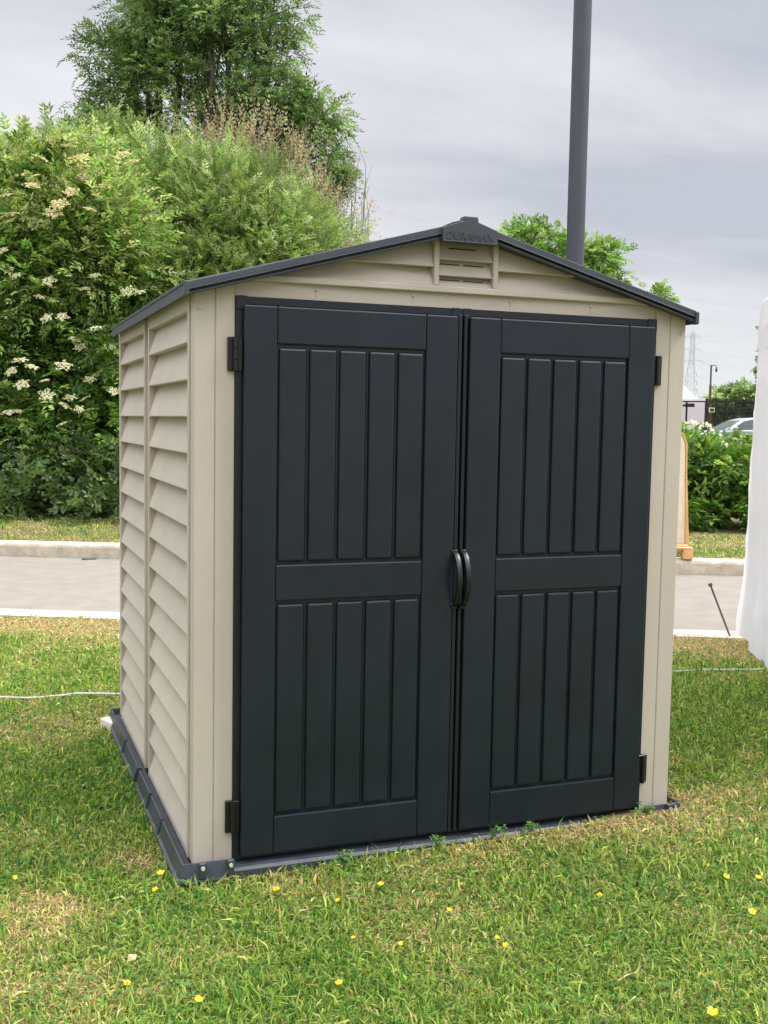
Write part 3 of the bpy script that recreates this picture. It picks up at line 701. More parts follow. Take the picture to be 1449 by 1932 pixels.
# slim tree just behind the tent
tl = B([(1444, 685, .10), (1449, 655, .12), (1443, 715, .08), (1470, 690, .25), (1470, 640, .3)], 20)
tree = thing('slim_tree', 'slim young tree half hidden behind the white tent wall', 'tree', tuple(atd(1450, 850, 20)))
(Ve, Te, Ce), subs = crown(tl, 60, 8, .12, SM_T, (.16, .24, .10), r, fill=.2, sc_=(.3, .55))
o = npmesh('crown', Ve, Te, np.zeros((0, 4)), Ce, LEAF, tree); at_parent(o, tree)
bm = bmesh.new(); b = Vector(atd(1452, 850, 20)); b.z = .2; limbs(bm, b, tl, subs, r, .03, 5, .5, .007); o = obj('trunk', bm, BARK, tree); at_parent(o, tree)

# far marquee
mt = thing('far_marquee', 'pale pinkish white marquee in the distance beside the brown lamp column', 'marquee', tuple(atd(1262, 830, 60)))
o_ = Vector(mt.location); A0 = Vector(atd(1190, 760, 60))-o_; A1 = Vector(atd(1334, 760, 60))-o_; bk = Vector((fw[0], fw[1], 0)).normalized()*5
pk = Vector(atd(1268, 690, 62))-o_; zc = A0.z
bm = bmesh.new()
c4 = [A0, A1, A1+bk, A0+bk]; pv = [pk+bk*.0+Vector((0, 0, .35)), ]
n = 8; cen = (c4[0]+c4[1]+c4[2]+c4[3])/4; top = Vector((cen.x, cen.y, pk.z+.5))
grid = []
for i in range(n+1):
    t = i/n; sag = t**1.35
    grid.append([bm.verts.new(Vector((c.x+(top.x-c.x)*t, c.y+(top.y-c.y)*t, c.z+(top.z-c.z)*sag))) for c in c4])
for i in range(n):
    for k in range(4): bm.faces.new((grid[i][k], grid[i][(k+1) % 4], grid[i+1][(k+1) % 4], grid[i+1][k]))
obj('roof', bm, MARQ, mt, True)
bm = bmesh.new()
for k in range(4):
    a, b = c4[k], c4[(k+1) % 4]; dn = Vector((0, 0, -(o_.z+a.z)+.2)); ins = .0
    vv = [bm.verts.new(p) for p in (a+Vector((0, 0, .25)), b+Vector((0, 0, .25)), b+dn, a+dn)]; bm.faces.new(vv)
obj('side_wall', bm, MARQ, mt)

# electricity pylon with conductors
D_P = 380
py_ = thing('electricity_pylon', 'grey lattice electricity pylon far off beside the right edge of the shed', 'pylon', tuple(atd(1300, 797, D_P)))
py_.location.z = 0
px0 = Vector(atd(1301, 797, D_P)); px0.z = 0; rr_ = Vector((rt[0], rt[1], 0)).normalized(); ff_ = Vector((fw[0], fw[1], 0)).normalized()
def pz(y): return float(atd(1301, y, D_P)[2])
ztp = pz(622)
def wd(z): t = z/ztp; return 2.1*(1-t)**1.0+.55 if t < .62 else .55+.8*(1-t)
bm = bmesh.new(); lv = list(np.linspace(0, ztp*.98, 13)); ew = .13
for a, b in zip(lv, lv[1:]):
    wa, wb = wd(a), wd(b)
    ca = [Vector((rr_*sx*wa+ff_*sy*wa)) for sx, sy in ((-1, -1), (1, -1), (1, 1), (-1, 1))]; cb_ = [Vector((rr_*sx*wb+ff_*sy*wb)) for sx, sy in ((-1, -1), (1, -1), (1, 1), (-1, 1))]
    for k in range(4):
        p, q = ca[k]+Vector((0, 0, a)), cb_[k]+Vector((0, 0, b)); p2, q2 = ca[(k+1) % 4]+Vector((0, 0, a)), cb_[(k+1) % 4]+Vector((0, 0, b))
        tube(bm, [p, q], ew, 4, False); tube(bm, [p, q2], ew*.6, 4, False); tube(bm, [p2, q], ew*.6, 4, False); tube(bm, [q, q2], ew*.6, 4, False)
tube(bm, [Vector((0, 0, ztp*.95)), Vector((0, 0, ztp+.8))], .1, 4)
o = obj('lattice', bm, PYL, py_); o.location = px0-py_.location
cl_ = []
for yy, hw in ((636, 2.6), (660, 3.1), (681, 3.6)):
    z = pz(yy); bm = bmesh.new()
    for sg in (-1, 1):
        tip = rr_*sg*hw; tube(bm, [Vector((0, 0, z)), tip+Vector((0, 0, z))], .16, 4); tube(bm, [Vector((0, 0, z+1.1)), tip+Vector((0, 0, z))], .12, 4)
        tube(bm, [tip+Vector((0, 0, z)), tip+Vector((0, 0, z-.9))], .14, 4)
    o = obj('cross_arm', bm, PYL, py_); o.location = px0-py_.location
    bm = bmesh.new(); s0 = px0+rr_*hw+Vector((0, 0, z-.9)); e0 = s0+rr_*190+ff_*40
    tube(bm, [s0.lerp(e0, t)+Vector((0, 0, -5*4*t*(1-t))) for t in np.linspace(0, 1, 14)], .035, 4)
    o = obj('cable', bm, PYL, py_); o.location = -py_.location

# distant brown lamp column
lp = thing('lamp_column', 'distant lamp column with brown lower half and hooked lantern arm above the hedge', 'lamp post', tuple(atd(1340, 790, 55)))
o_ = Vector(lp.location); g0 = Vector(atd(1339, 790, 55)); g0.z = .3
def PP(x, y, d=55): return Vector(atd(x, y, d))-o_
bm = bmesh.new(); tube(bm, [g0-o_, PP(1340.5, 726)], .065, 8); obj('sleeve', bm, BROWNP, lp)
bm = bmesh.new(); tube(bm, [PP(1340.5, 727), PP(1342, 689)], .045, 8); tube(bm, [PP(1342, 690), PP(1350, 689), PP(1352, 694)], .02, 6); obj('pole', bm, GALV, lp)
bm = bmesh.new(); tube(bm, [PP(1352, 693), PP(1351.6, 697), PP(1351.5, 702)], [.03, .06, .04], 8); obj('lantern', bm, GALV, lp)
# black security fence with a framed sign
fn = thing('security_fence', 'black metal railing fence with framed white notice in the distance', 'fence', tuple(atd(1375, 800, 52)))
o_ = Vector(fn.location); bm = bmesh.new()
for yy in (757, 776): tube(bm, [PP(1333, yy, 52), PP(1470, yy+1, 52)], .035, 4)
obj('rail', bm, FENCEM, fn); bm = bmesh.new()
for x in np.arange(1336, 1470, 1.7):
    a = PP(x, 753, 52); tube(bm, [a, Vector((a.x, a.y, .3-o_.z))], .011, 4, False)
obj('pickets', bm, FENCEM, fn)
for x in (1334, 1352, 1371, 1389, 1408, 1426):
    bm = bmesh.new(); a = PP(x, 752, 52); tube(bm, [a, Vector((a.x, a.y, .3-o_.z))], .07, 6); obj('post', bm, FENCEM, fn)
bm = bmesh.new(); a = PP(1338, 769, 51.8); b = PP(1351, 778, 51.8); box(bm, a.x, b.x, a.y-.02, a.y+.02, b.z, a.z); sg_ = obj('notice', bm, PALE, fn)
bm = bmesh.new(); box(bm, a.x+.04, b.x-.04, a.y-.03, a.y-.021, b.z+.04, a.z-.04); obj('notice_face', bm, FENCEM, sg_)
bm = bmesh.new(); tube(bm, [PP(1288, 757.5, 53), PP(1333, 757.5, 53)], .04, 6)
bar = thing('height_barrier', 'black horizontal barrier bar with dark box joining the distant fence', 'barrier', tuple(fn.location)); obj('bar', bm, FENCEM, bar)
bm = bmesh.new(); a, b = PP(1294, 761, 53), PP(1313, 768, 53); box(bm, a.x, b.x, a.y-.1, a.y+.1, b.z, a.z, .02); a, b = PP(1286, 763, 53), PP(1294, 767, 53); box(bm, a.x, b.x, a.y-.1, a.y+.1, b.z, a.z, .02); obj('control_box', bm, FENCEM, bar)
bm = bmesh.new()
for x in (1296, 1332): a = PP(x, 758, 53); tube(bm, [a, Vector((a.x, a.y, .3-o_.z))], .05, 6)
obj('post', bm, FENCEM, bar)

# silver car far right: nose to the left, mostly behind hedge and tent
car = thing('parked_car', 'silver parked car beyond the hedge, partly hidden by the white tent', 'car', tuple(atd(1398, 815, 44)))
car.location.z = .32
ang = math.atan2(rt[1], rt[0]); car.rotation_euler = (0, 0, ang+.1)
# local: x to the right (tail), y away, nose at x=-1.9
body = [(-1.95, .35), (-2.0, .55), (-1.9, .74), (-1.45, .87), (-1.05, .93), (-.2, .96), (1.6, .98), (1.98, .93), (2.08, .6), (2.02, .35)]
glas = [(-1.05, .93), (-.95, 1.0), (-.30, 1.33), (.1, 1.43), (.7, 1.46), (1.3, 1.38), (1.85, 1.02), (1.9, .96)]
bm = bmesh.new(); prism(bm, body, -.86, .86, 'y', .05); obj('body', bm, CARP, car, True)
bm = bmesh.new(); ins = [(-1.05, .935), (-.30, 1.33), (.1, 1.43), (.7, 1.46), (1.3, 1.38), (1.9, .96)]
prism(bm, ins, [-.84, -.66, -.62, -.62, -.64, -.82], [.84, .66, .62, .62, .64, .82], 'y', .03); obj('cabin', bm, CARP, car, True)
for sg in (-1, 1):
    bm = bmesh.new(); wpts = [(-.72, .985), (-.22, 1.29), (.12, 1.375), (.38, 1.39), (.38, .985)]; wp2 = [(.46, .985), (.46, 1.39), (.75, 1.395), (1.2, 1.33), (1.6, 1.03), (1.5, .985)]
    for wpx in (wpts, wp2):
        yy = [sg*(.845-.20*(z-.93)/.5+.0) for _, z in wpx]; prism(bm, wpx, yy, [y-.02*sg for y in yy], 'y')
    obj('side_window', bm, GLASS, car)
    for x in (-1.3, 1.3):
        bm = bmesh.new(); tube(bm, [(x, sg*.68, .31), (x, sg*.875, .31)], .31, 20); wh = obj('wheel', bm, TYRE, car, True)
        bm = bmesh.new(); tube(bm, [(x, sg*.872, .31), (x, sg*.885, .31)], .2, 14); obj('rim', bm, STEEL, wh)
    bm = bmesh.new(); box(bm, -2.0, -1.86, sg*.5-.16, sg*.5+.16, .6, .74, .02); obj('headlight', bm, PALE, car)
    bm = bmesh.new(); box(bm, -.72, -.55, min(sg*.86, sg*1.02), max(sg*.86, sg*1.02), .96, 1.08, .03); obj('wing_mirror', bm, CARP, car)
bm = bmesh.new(); wz = [(-.99, .975), (-.33, 1.32)]
v = [bm.verts.new(p) for p in ((-1.02, -.72, .965), (-1.02, .72, .965), (-.345, .6, 1.325), (-.345, -.6, 1.325))]; bm.faces.new(v); obj('windscreen', bm, GLASS, car)

# ------------------------------------------------------------------ grey lamp post
P = atd(1085, 500, 11.6); q = ray(1085, 797)*11.9
base_p = cam0+ray(1078, 1000)*11.6
def solve_post():
    p = atd(1085.0, 480, 11.6); return (p[0], p[1])
bx_, by_ = solve_post()
lp = thing('lamp_post', 'tall dark grey round lamp post rising behind the right roof slope', 'lamp post', (bx_, by_, .1))
bm = bmesh.new(); tube(bm, [(0, 0, -.1), (0, 0, 9)], [.096, .094], 24); o = obj('pole', bm, GALV, lp, True)
bm = bmesh.new(); tube(bm, [(0, 0, 8.9), (0, .1, 9.3), (.1, .8, 9.5), (.1, 1.4, 9.5)], [.07, .06, .05, .04], 12); obj('arm', bm, GALV, lp, True)
bm = bmesh.new(); box(bm, -.06, .26, 1.3, 2.0, 9.42, 9.56, .05); obj('lantern', bm, GALV, lp, True)
bm = bmesh.new(); box(bm, -.05, .05, -.105, -.08, .6, 1.1, .005); obj('access_door', bm, GALV, lp)

# ------------------------------------------------------------------ timber panel on a pallet, behind the shed
P = atz(1283, 1046, .10); ua = Vector((RU[0], RU[1], 0)); na = Vector((RN[0], RN[1], 0))
dsp = thing('pallet_stand', 'tall pale board with orange wooden edge on a pallet right of the shed', 'display stand', (P[0], P[1], .10), math.atan2(RU[1], RU[0]))
bm = bmesh.new(); prism(bm, [(-.9, .10), (.045, .10), (.02, .80), (.01, 1.08), (-.02, 1.16), (-.9, 1.16)], .0, .05, 'y', .004); obj('board', bm, mat('wrapped_board', (.74, .64, .48), .5, .05, (20, 20, 20), .08, 5), dsp)
bm = bmesh.new(); prism(bm, [(.0455, .0), (.085, .0), (.058, .42), (.034, .80), (.0213, .80)], -.02, .07, 'y', .003); prism(bm, [(.0213, .802), (.036, .802), (.03, 1.08), (-.01, 1.18), (-.06, 1.2), (-.06, 1.18), (-.02, 1.165), (.012, 1.08)], -.01, .06, 'y', .002); obj('edge_batten', bm, WOOD, dsp)
bm = bmesh.new()
for x in (-.8, -.35, .0):
    box(bm, x-.05, x+.045, -.4, -.28, .0, .09, .003)
    box(bm, x-.05, x+.044, .28, .4, .0, .09, .003)
for y in (-.4, -.2, .1, .3): box(bm, -.9, .044, y, y+.1, .092, .11, .002)
obj('pallet', bm, WOOD, dsp)

# ------------------------------------------------------------------ white tent on the right
A = np.array(atz(1407, 1207, -.03)); Bp = np.array(atz(1462, 1262, -.03))
dr_ = (Bp-A)[:2]; dr_ = dr_/np.linalg.norm(dr_); nr = np.array([-dr_[1], dr_[0]])   # away from the lawn (to the right)
if nr[0] < 0: nr = -nr
tent = thing('party_tent', 'white fabric party tent with creased side wall at the right edge of the lawn', 'tent', (A[0], A[1], 0))
H = 2.02
def curtain(name, p0, d, L, nrm, seed, flare, skirt=.0):
    rr = np.random.default_rng(seed); nx, nz = 150, 60
    u = np.linspace(0, L, nx); z = np.linspace(-.01, H, nz); Ux, Zz = np.meshgrid(u, z)
    f1 = fbm(Ux*2.6+seed, Zz*.22+3, seed, 3)-.5; f2 = fbm(Ux*7+.3*Zz, Zz*.9, seed+5, 4)-.5; f3 = fbm((Ux+Zz)*7, (Ux-Zz)*3, seed+9, 3)-.5
    fl_ = flare*np.exp(-(Zz/.38)**2)*(1+1.2*f1)
    cut = skirt*np.clip(1-Ux/.35, 0, 1)*(1-Zz/H)**.8  # far corner pulls outwards low down
    rdg = (1-np.abs(2*fbm(Ux*4.5+Zz*1.5+seed, Zz*1.2-Ux, seed+13, 3)-1))**5
    off = -(fl_+.12*f1+.028*f2+.010*f3+.014*rdg)*(.25+.75*np.clip(1.15-Zz/H, 0, 1))
    Xx = p0[0]+d[0]*(Ux-cut)+nrm[0]*off; Yy = p0[1]+d[1]*(Ux-cut)+nrm[1]*off
    Zv = Zz+.07*np.exp(-(Zz/.2)**2)*(fbm(Ux*3, Ux*0, seed+2)-.2)
    V = np.stack([Xx.ravel(), Yy.ravel(), Zv.ravel()], 1); I = np.arange(nx*nz).reshape(nz, nx)
    Qd = np.stack([I[:-1, :-1].ravel(), I[:-1, 1:].ravel(), I[1:, 1:].ravel(), I[1:, :-1].ravel()], 1)
    V[:, 2] += -.03
    o = npmesh(name, V-np.array([A[0], A[1], 0]), np.zeros((0, 3)), Qd, None, TENT, tent)
    for p in o.data.polygons: p.use_smooth = True
    return o
curtain('side_wall', A, dr_, 3.0, nr, 21, .045, .10)
curtain('side_wall', A+np.array([*(nr*.02), 0]), nr, 3.0, -dr_, 23, .02)
bm = bmesh.new()
dv, nv = Vector((*dr_, 0)), Vector((*nr, 0))
for a, b in ((0, 0), (3, 0), (0, 3), (3, 3)):
    p = dv*a+nv*b+dv*(.05 if a == 0 else -.05)+nv*(.06 if b == 0 else -.06); tube(bm, [p+Vector((0, 0, -.03)), p+Vector((0, 0, H+.1))], .02, 8)
    o = obj('pole', bm, GALV, tent); bm = bmesh.new()
cs = [Vector((0, 0, H)), dv*3+Vector((0, 0, H)), dv*3+nv*3+Vector((0, 0, H)), nv*3+Vector((0, 0, H))]; cc = (cs[0]+cs[2])/2
def outw(p, k): return p+(p-cc).normalized()*k
r0_ = [outw(p, .015)+Vector((0, 0, -.18)) for p in cs]; r1_ = [outw(p, .0)+Vector((0, 0, .12)) for p in cs]; tp = Vector((cc.x, cc.y, H+1.2))
rings = [[bm.verts.new(p) for p in r0_], [bm.verts.new(p) for p in r1_]]; pk_ = bm.verts.new(tp)
for k in range(4): bm.faces.new((rings[0][k], rings[0][(k+1) % 4], rings[1][(k+1) % 4], rings[1][k])); bm.faces.new((rings[1][k], rings[1][(k+1) % 4], pk_))
obj('roof', bm, TENT, tent)

# stake and guy rope
p0 = Vector(atz(1384, 1203, -.045)); p1 = Vector(atd(1340, 1103, float(np.dot(np.array(p0)-cam0, fw))+.05))
stk = thing('ground_stake', 'thin rusty steel stake leaning out of the grass beside the white tent', 'stake', tuple(p0))
bm = bmesh.new(); tube(bm, [(0, 0, -.05), tuple(p1-p0)], .0065, 8); obj('rod', bm, RUST, stk)
bm = bmesh.new(); dd = (p1-p0).normalized(); tube(bm, [p1-p0-dd*.012, p1-p0+dd*.008], [.013, .014], 8); obj('cap', bm, RUST, stk)
bm = bmesh.new(); a = np.array([-1.9, 2.62]); b = np.array([4.6, 1.50]); pts = []
for t in np.linspace(0, 1, 120):
    x, y = a+(b-a)*t; y += .025*math.sin(t*31)+.02*math.sin(t*73+1); z = float(gz(x, y))+.012+.035*max(0, math.sin(t*37+.6))*(0.5 if x < 0 else .9)
    if -.2 < x < 1.95: z = float(gz(x, y))+.02
    pts.append((x, y, z))
tube(bm, pts, .0055, 6); tag(obj('guy_rope', bm, ROPE, None, True), 'thin white guy rope lying across the lawn behind the shed', 'rope')
bm = bmesh.new(); pts = [Vector(atd(x, y, 13.15+.1*math.sin(x*.03))) for x, y in ((-60, 965), (20, 957), (70, 954), (120, 955), (170, 960), (230, 957), (300, 950), (380, 956))]
tube(bm, pts, [.014]*7+[.006], 6); tag(obj('bramble_stem', bm, mat('red_stem', (.20, .07, .05), .6)), 'long reddish brown bramble stem running low along the front of the elder bush', 'stem')

# ------------------------------------------------------------------ lawn
def dryness(x, y):
    u, s = us(x, y); d = fbm(x*1.9+2, y*1.9+7, 31, 4)*.8+fbm(x*8, y*8, 37, 3)*.65-.74
    for px, py, sx, k in ((70, 1565, .10, .40), (235, 1615, .08, .40), (50, 1705, .11, .50), (120, 1700, .06, .35), (270, 1620, .05, .4), (1080, 1590, .25, .5), (1230, 1560, .2, .4), (1330, 1540, .15, .3), (880, 1620, .18, .25), (540, 1660, .12, .3), (1380, 1450, .3, .25), (400, 1790, .12, .3), (1240, 1730, .15, .2), (60, 1370, .4, .15)):
        c = atz(px, py, -.045); d = d+k*np.exp(-((x-c[0])**2+(y-c[1])**2)/(2*sx*sx))
    for px, py, sx, k in ((160, 1500, .35, .5), (1200, 1650, .3, .3), (100, 1400, .5, .3), (1350, 1350, .8, .3), (350, 1700, .12, .3), (560, 1900, .2, .25)):
        c = atz(px, py, -.045); d = d-k*np.exp(-((x-c[0])**2+(y-c[1])**2)/(2*sx*sx))
    d = d+1.15*np.exp(-((s+.5)/.30)**2)
    return d
def grass(name, n, rfun, seed, hscale=1., verge=False):
    r = np.random.default_rng(seed)
    if not verge:
        rad = rfun(r.random(n)); th = YAW+r.uniform(-1.15, 1.0, n)
        th = np.where(r.random(n) < .55, YAW+r.uniform(-.42, .42, n), th)
        x = CX+rad*np.sin(th); y = CY+rad*np.cos(th)
    else:
        u = r.uniform(-6, 12, n); s = 3.06+r.random(n)**1.1*2.2; x, y = xy(u, s); rad = np.hypot(x-CX, y-CY)
    u, s = us(x, y)
    ok = ~((x > -.058) & (x < W+.058) & (y > -.053) & (y < D+.058))
    if not verge: ok &= s < -.20-.22*r.random(n)**2
    x, y, rad, s = x[ok], y[ok], rad[ok], s[ok]; n = len(x)
    z = gz(x, y); d = dryness(x, y); 
    if verge: d = .15+(fbm(x*3, y*3, 5)-.45)*2
    dry = r.random(n) < np.clip(.22+d*1.25, .05, .92)
    lush = np.clip(.5-d, 0, 1.2)
    near_shed = .35*np.exp(-(np.maximum(np.maximum(np.abs(x-.85)-.90, np.abs(y-.89)-.95), 0)/.05)**2)
    h = hscale*r.gamma(4, .25, n)*(.013+.012*lush)*(1+.5*near_shed)*np.where(dry, .75, 1)
    h = np.clip(h, .006, .085)*(1+.05*np.maximum(rad-4, 0))
    wd_ = r.uniform(.0009, .0028, n)*(1+.14*np.maximum(rad-2.2, 0))*np.where(dry, .8, 1)
    az_ = r.uniform(0, 6.283, n); lean = np.where(dry, r.uniform(.8, 2.8, n), r.gamma(3.2, .50, n))
    dx, dy = np.cos(az_), np.sin(az_); px_, py2 = -dy, dx
    L = h*np.where(dry, 1.5, 1.25)
    # base, mid, tip: lean grows along the blade
    a1 = np.clip(lean*.45, 0, 1.35); a2 = np.clip(lean*1.15, 0, 1.75)
    mx_ = np.sin(a1)*L*.5; mz = np.cos(a1)*L*.5; tx = mx_+np.sin(a2)*L*.5; tz = mz+np.cos(a2)*L*.5
    tz = np.maximum(tz, .002+.004*r.random(n))
    V = np.zeros((n, 5, 3)); zb = z-.003+np.where(dry, .004*r.random(n), 0)
    V[:, 0] = np.stack([x+px_*wd_*.8, y+py2*wd_*.8, zb], 1); V[:, 1] = np.stack([x-px_*wd_*.8, y-py2*wd_*.8, zb], 1)
    tw = r.normal(0, .4, n)
    V[:, 2] = np.stack([x+dx*mx_-px_*wd_, y+dy*mx_-py2*wd_, zb+mz-tw*wd_], 1); V[:, 3] = np.stack([x+dx*mx_+px_*wd_, y+dy*mx_+py2*wd_, zb+mz+tw*wd_], 1)
    V[:, 4] = np.stack([x+dx*tx, y+dy*tx, zb+tz], 1)
    g1 = np.array([.18, .285, .042]); g2 = np.array([.40, .42, .12]); g3 = np.array([.065, .155, .028]); st_ = np.array([.62, .50, .23]); st2 = np.array([.40, .29, .12])
    t = np.clip(r.normal(.42, .28, n)+.5*(fbm(x*2.3, y*2.3, 51)-.5)+.35*d, 0, 1)[:, None]
    c = g1*(1-t)+g2*t
    dk = (r.random(n) < .25+.3*np.clip(-d, 0, .6))[:, None]; c = np.where(dk, g3*(1+.5*t), c)
    ds = r.random(n)[:, None]; c = np.where(dry[:, None], st_*ds+st2*(1-ds), c)
    c = c*np.exp(r.normal(0, .27, (n, 1)))
    c = np.clip(c, .01, .8); cv = np.repeat(c[:, None, :], 5, 1)
    b = (np.arange(n)*5)[:, None]
    Qd = b+np.array([[0, 1, 2, 3]]); Tr = b+np.array([[3, 2, 4]])
    o = npmesh(name, V.reshape(-1, 3), Tr, Qd, cv.reshape(-1, 3), GRASSM); return o
o = grass('lawn_grass', 740000, lambda q: 1.7+6.6*q**1.25, 61); tag(o, 'short mown lawn grass with dry straw coloured patches around the shed', 'grass', kind='stuff')
o = grass('verge_grass', 60000, None, 62, 1.3, True); tag(o, 'rough grass strip between the kerb and the bushes', 'grass', kind='stuff')

# clover and weed leaves among the grass
r = np.random.default_rng(63)
cen = []
for px, py, n, sp_ in ((330, 1655, 60, .05), (300, 1690, 70, .06), (380, 1690, 50, .05), (690, 1690, 120, .10), (760, 1680, 90, .08), (840, 1660, 60, .07), (640, 1640, 30, .03), (990, 1565, 25, .03), (930, 1570, 20, .03), (1190, 1535, 16, .02), (1120, 1680, 200, .14),
                     (1170, 1700, 160, .12), (900, 1760, 60, .1), (350, 1880, 120, .08), (330, 1780, 120, .09), (1400, 1600, 160, .12), (1080, 1900, 120, .1), (1300, 1730, 80, .1), (1420, 1740, 60, .08), (600, 1830, 60, .07), (110, 1860, 60, .07), (60, 1900, 60, .06), (1250, 1880, 70, .08), (180, 1450, 150, .16), (120, 1330, 80, .15)):
    c = atz(px, py, -.045)
    for _ in range(n//2):
        cen.append((c[0]+r.normal(0, sp_), c[1]+r.normal(0, sp_)))
for _ in range(900):
    rad = 1.8+3.4*r.random(); th = YAW+r.uniform(-.5, .5); x, y = CX+rad*math.sin(th), CY+rad*math.cos(th)
    if fbm(np.array([x*2.2]), np.array([y*2.2]), 77)[0] > .55: cen.append((x, y))
V, T, Cc = [], [], []
for x, y in cen:
    if -.058 < x < W+.058 and -.052 < y < D+.06: continue
    z0 = float(gz(x, y))+r.uniform(.010, .028); a0 = r.uniform(0, 6.28); c = np.array([.13, .23, .06])*r.uniform(.7, 1.4); s = r.uniform(.004, .0075)
    for k in range(3):
        a = a0+k*2.094; ux, uy = math.cos(a), math.sin(a); b = len(V); tl_ = r.normal(0, .3)
        for rr_a, w_ in ((0, 0), (.6, .55), (1.15, .62), (1.45, 0), (1.15, -.62), (.6, -.55)):
            V.append((x+(ux*rr_a-uy*w_)*s, y+(uy*rr_a+ux*w_)*s, z0+rr_a*s*(.25+tl_)+abs(w_)*s*.25)); Cc.append(c)
        T += [(b, b+1, b+2), (b, b+2, b+3), (b, b+3, b+4), (b, b+4, b+5)]
o = npmesh('clover', V, T, np.zeros((0, 4)), np.array(Cc), GRASSM); tag(o, 'small round clover leaves spread through the lawn', 'clover', kind='stuff')

# weeds and long grass tufts against the door sill
for i, (px, py, lab) in enumerate(((640, 1618, 'small leafy weed in front of the left door panel'), (822, 1603, 'small grass tuft in front of the gap between the two doors'), (925, 1585, 'grass tuft and seedling under the left part of the right door'), (985, 1570, 'small bright weed below the middle of the right door'), (1192, 1535, 'weed and thin stalks at the right end of the door sill'))):
    P = atz(px, py, -.035); P[1] = min(P[1], -.062); P[2] = float(gz(P[0], P[1])); V, T, Cc = [], [], []
    for k in range(9):
        a = r.uniform(0, 6.28); L = r.uniform(.03, .085); ln = r.uniform(.1, .8); w_ = .0016; d = np.array([math.cos(a)*ln, math.sin(a)*ln*.4-.1, 1.]); b = len(V); s = np.array([.8, .6*math.sin(a), 0])*w_
        for q, ww in ((0, 1), (.5, .9), (1, 0)):
            c = d*L*q*(1-.1*q); c[2] -= L*ln*.3*q*q
            if ww: V += [tuple(c+s*ww), tuple(c-s*ww)]
            else: V.append(tuple(c))
        T += [(b, b+1, b+3), (b, b+3, b+2), (b+2, b+3, b+4)]; Cc += [np.array([.13, .22, .05])*r.uniform(.7, 1.3)]*5
    for k in range(8):
        c0 = np.array([r.normal(0, .018), r.normal(-.005, .006), r.uniform(.018, .05)]); a0 = r.uniform(0, 6.28); s = r.uniform(.006, .010); c = np.array([.10, .22, .05])*r.uniform(.8, 1.3)
        for j in range(3):
            a = a0+j*2.094; ux, uy = math.cos(a), math.sin(a); b = len(V)
            for rr_a, w_ in ((0, 0), (.6, .5), (1.2, .55), (1.5, 0), (1.2, -.55), (.6, -.5)):
                V.append((c0[0]+(ux*rr_a-uy*w_)*s, c0[1]+(uy*rr_a+ux*w_)*s*.7, c0[2]+(uy*rr_a)*s*.5)); Cc.append(c)
            T += [(b, b+1, b+2), (b, b+2, b+3), (b, b+3, b+4), (b, b+4, b+5)]
    o = npmesh('weed', V, T, np.zeros((0, 4)), np.array(Cc), GRASSM); o.location = P; tag(o, lab, 'weed', 'weeds along the door sill')

# buttercups
YEL = mat('buttercup_petal', (.80, .60, .01), .35, transl=.2)
GRN = mat('green_stem', (.08, .15, .03), .6)
def buttercup():
    t = thing('buttercup', '', 'flower', group='yellow buttercups in the lawn')
    bm = bmesh.new(); tube(bm, [(0, 0, 0), (.003, 0, .02), (.001, .002, .036)], [.0011, .001, .0009], 5); obj('stem', bm, GRN, t)
    bm = bmesh.new()
    for k in range(5):
        a = k*1.2566; ca, sa = math.cos(a), math.sin(a); P = []
        for q, w_, z in ((.0008, 0, 0), (.005, .0035, .0012), (.0088, .0042, .0034), (.0105, 0, .0042), (.0088, -.0042, .0034), (.005, -.0035, .0012)):
            P.append(bm.verts.new((ca*q-sa*w_+.001, sa*q+ca*w_+.002, .036+z)))
        for i in range(1, 5): bm.faces.new((P[0], P[i], P[i+1]))
    obj('petals', bm, YEL, t)
    return t
bc0 = buttercup(); first = True
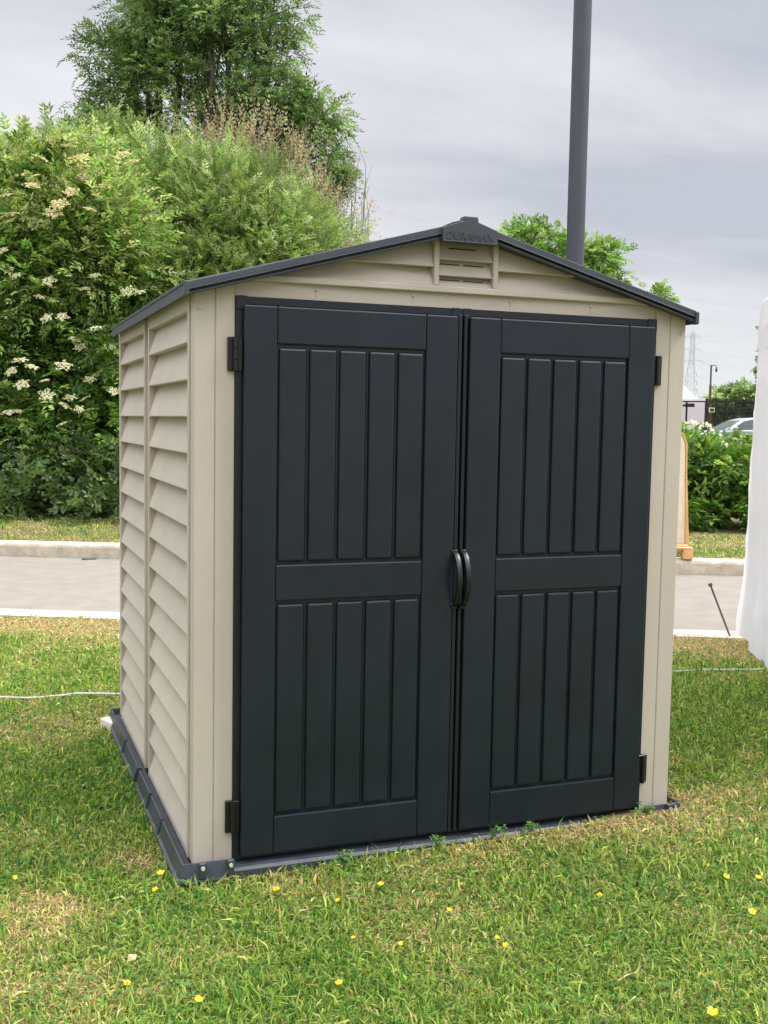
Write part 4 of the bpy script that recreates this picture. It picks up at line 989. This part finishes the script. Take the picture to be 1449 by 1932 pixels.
BC = [(523, 1678, 1.15, 'yellow buttercup in front of the left door, just below the sill'), (720, 1671, 1.05, 'yellow buttercup below the right part of the left door, near the sill'), (641, 1692, .8, 'small orange yellow buttercup between the two just below the left door'),
      (845, 1717, .9, 'yellow buttercup below the gap between the doors'), (305, 1641, 1.2, 'yellow buttercup left of the front left base corner of the shed'), (299, 1667, 1.0, 'small buttercup directly below the one beside the left base corner'),
      (372, 1875, 1.1, 'yellow buttercup near the bottom edge, left of centre'), (643, 1848, 1.0, 'yellow buttercup in the lower middle of the lawn'), (1132, 1696, .85, 'single small buttercup below the right door'),
      (1365, 1670, 1.0, 'left one of the pair of buttercups at the right edge of the lawn'), (1427, 1678, 1.0, 'right one of the pair of buttercups at the right edge of the lawn'), (1415, 1738, 1.15, 'buttercup at the right edge, below the pair'),
      (957, 1782, .85, 'orange tinted buttercup right of its close neighbour in the lower right lawn'), (934, 1764, .7, 'tiny pale buttercup left of its close neighbour in the lower right lawn'), (1331, 1922, 1.2, 'left one of two touching buttercups at the bottom right edge'),
      (1350, 1927, 1.3, 'right one of two touching buttercups at the bottom right edge'), (25, 1642, .9, 'faded buttercup near the left edge of the picture'), (240, 1838, .9, 'buttercup beside the pale fallen leaf in the lower left'),
      (668, 1760, .7, 'tiny buttercup below the two flowers in front of the left door'), (757, 1768, .65, 'tiny buttercup in the middle of the lawn, left of centre gap'), (1330, 1642, .6, 'tiny buttercup behind the pair at the right edge')]
for px, py, k, lab in BC:
    if first: t = bc0; first = False
    else:
        t = bc0.copy(); C.objects.link(t)
        for ch in list(bc0.children): c = ch.copy(); C.objects.link(c); c.parent = t
    P = atz(px, py, -.015); x, y = P[0], P[1]; t.location = (x, y, float(gz(x, y))-.002); t.scale = (k*.95, k*.95, k*.9)
    t.rotation_euler = (random.uniform(.05, .5), random.uniform(-.3, .3), random.uniform(-.5, .5)); t['label'] = lab
# fallen pale leaf, straw stalk
P = atz(249, 1813, -.03); bm = bmesh.new()
vv = [bm.verts.new(p) for p in ((-.012, -.008, 0), (.006, -.012, .004), (.013, .002, .009), (.006, .013, .006), (-.008, .01, .010))]; bm.faces.new(vv); bmesh.ops.solidify(bm, geom=bm.faces[:], thickness=.0005)
o = obj('fallen_leaf', bm, mat('pale_leaf', (.62, .56, .30), .7, transl=.2)); o.location = P+np.array([0, 0, .004]); tag(o, 'small pale yellow fallen leaf on the grass in the lower left', 'leaf')
P = Vector(atz(1165, 1860, -.03)); P2 = Vector(atz(1200, 1845, -.025)); bm = bmesh.new(); tube(bm, [(0, 0, .012), tuple((P2-P)*.5+Vector((0, 0, .018))), tuple(P2-P+Vector((0, 0, .014)))], [.002, .0024, .002], 6)
o = obj('straw_stalk', bm, mat('straw', (.55, .45, .24), .7)); o.location = P; tag(o, 'pale straw stalk lying on the grass in the lower right', 'straw')
# twig and leaf litter on the road
bm = bmesh.new(); P = Vector(atz(168, 1055, -.04)); t = bmesh.new()
box(bm, -.07, .07, -.03, .03, 0, .012, .006); o = obj('road_debris', bm, BARK); o.location = (P.x, P.y, -.043); tag(o, 'small dark bit of debris on the road near the far kerb', 'debris')
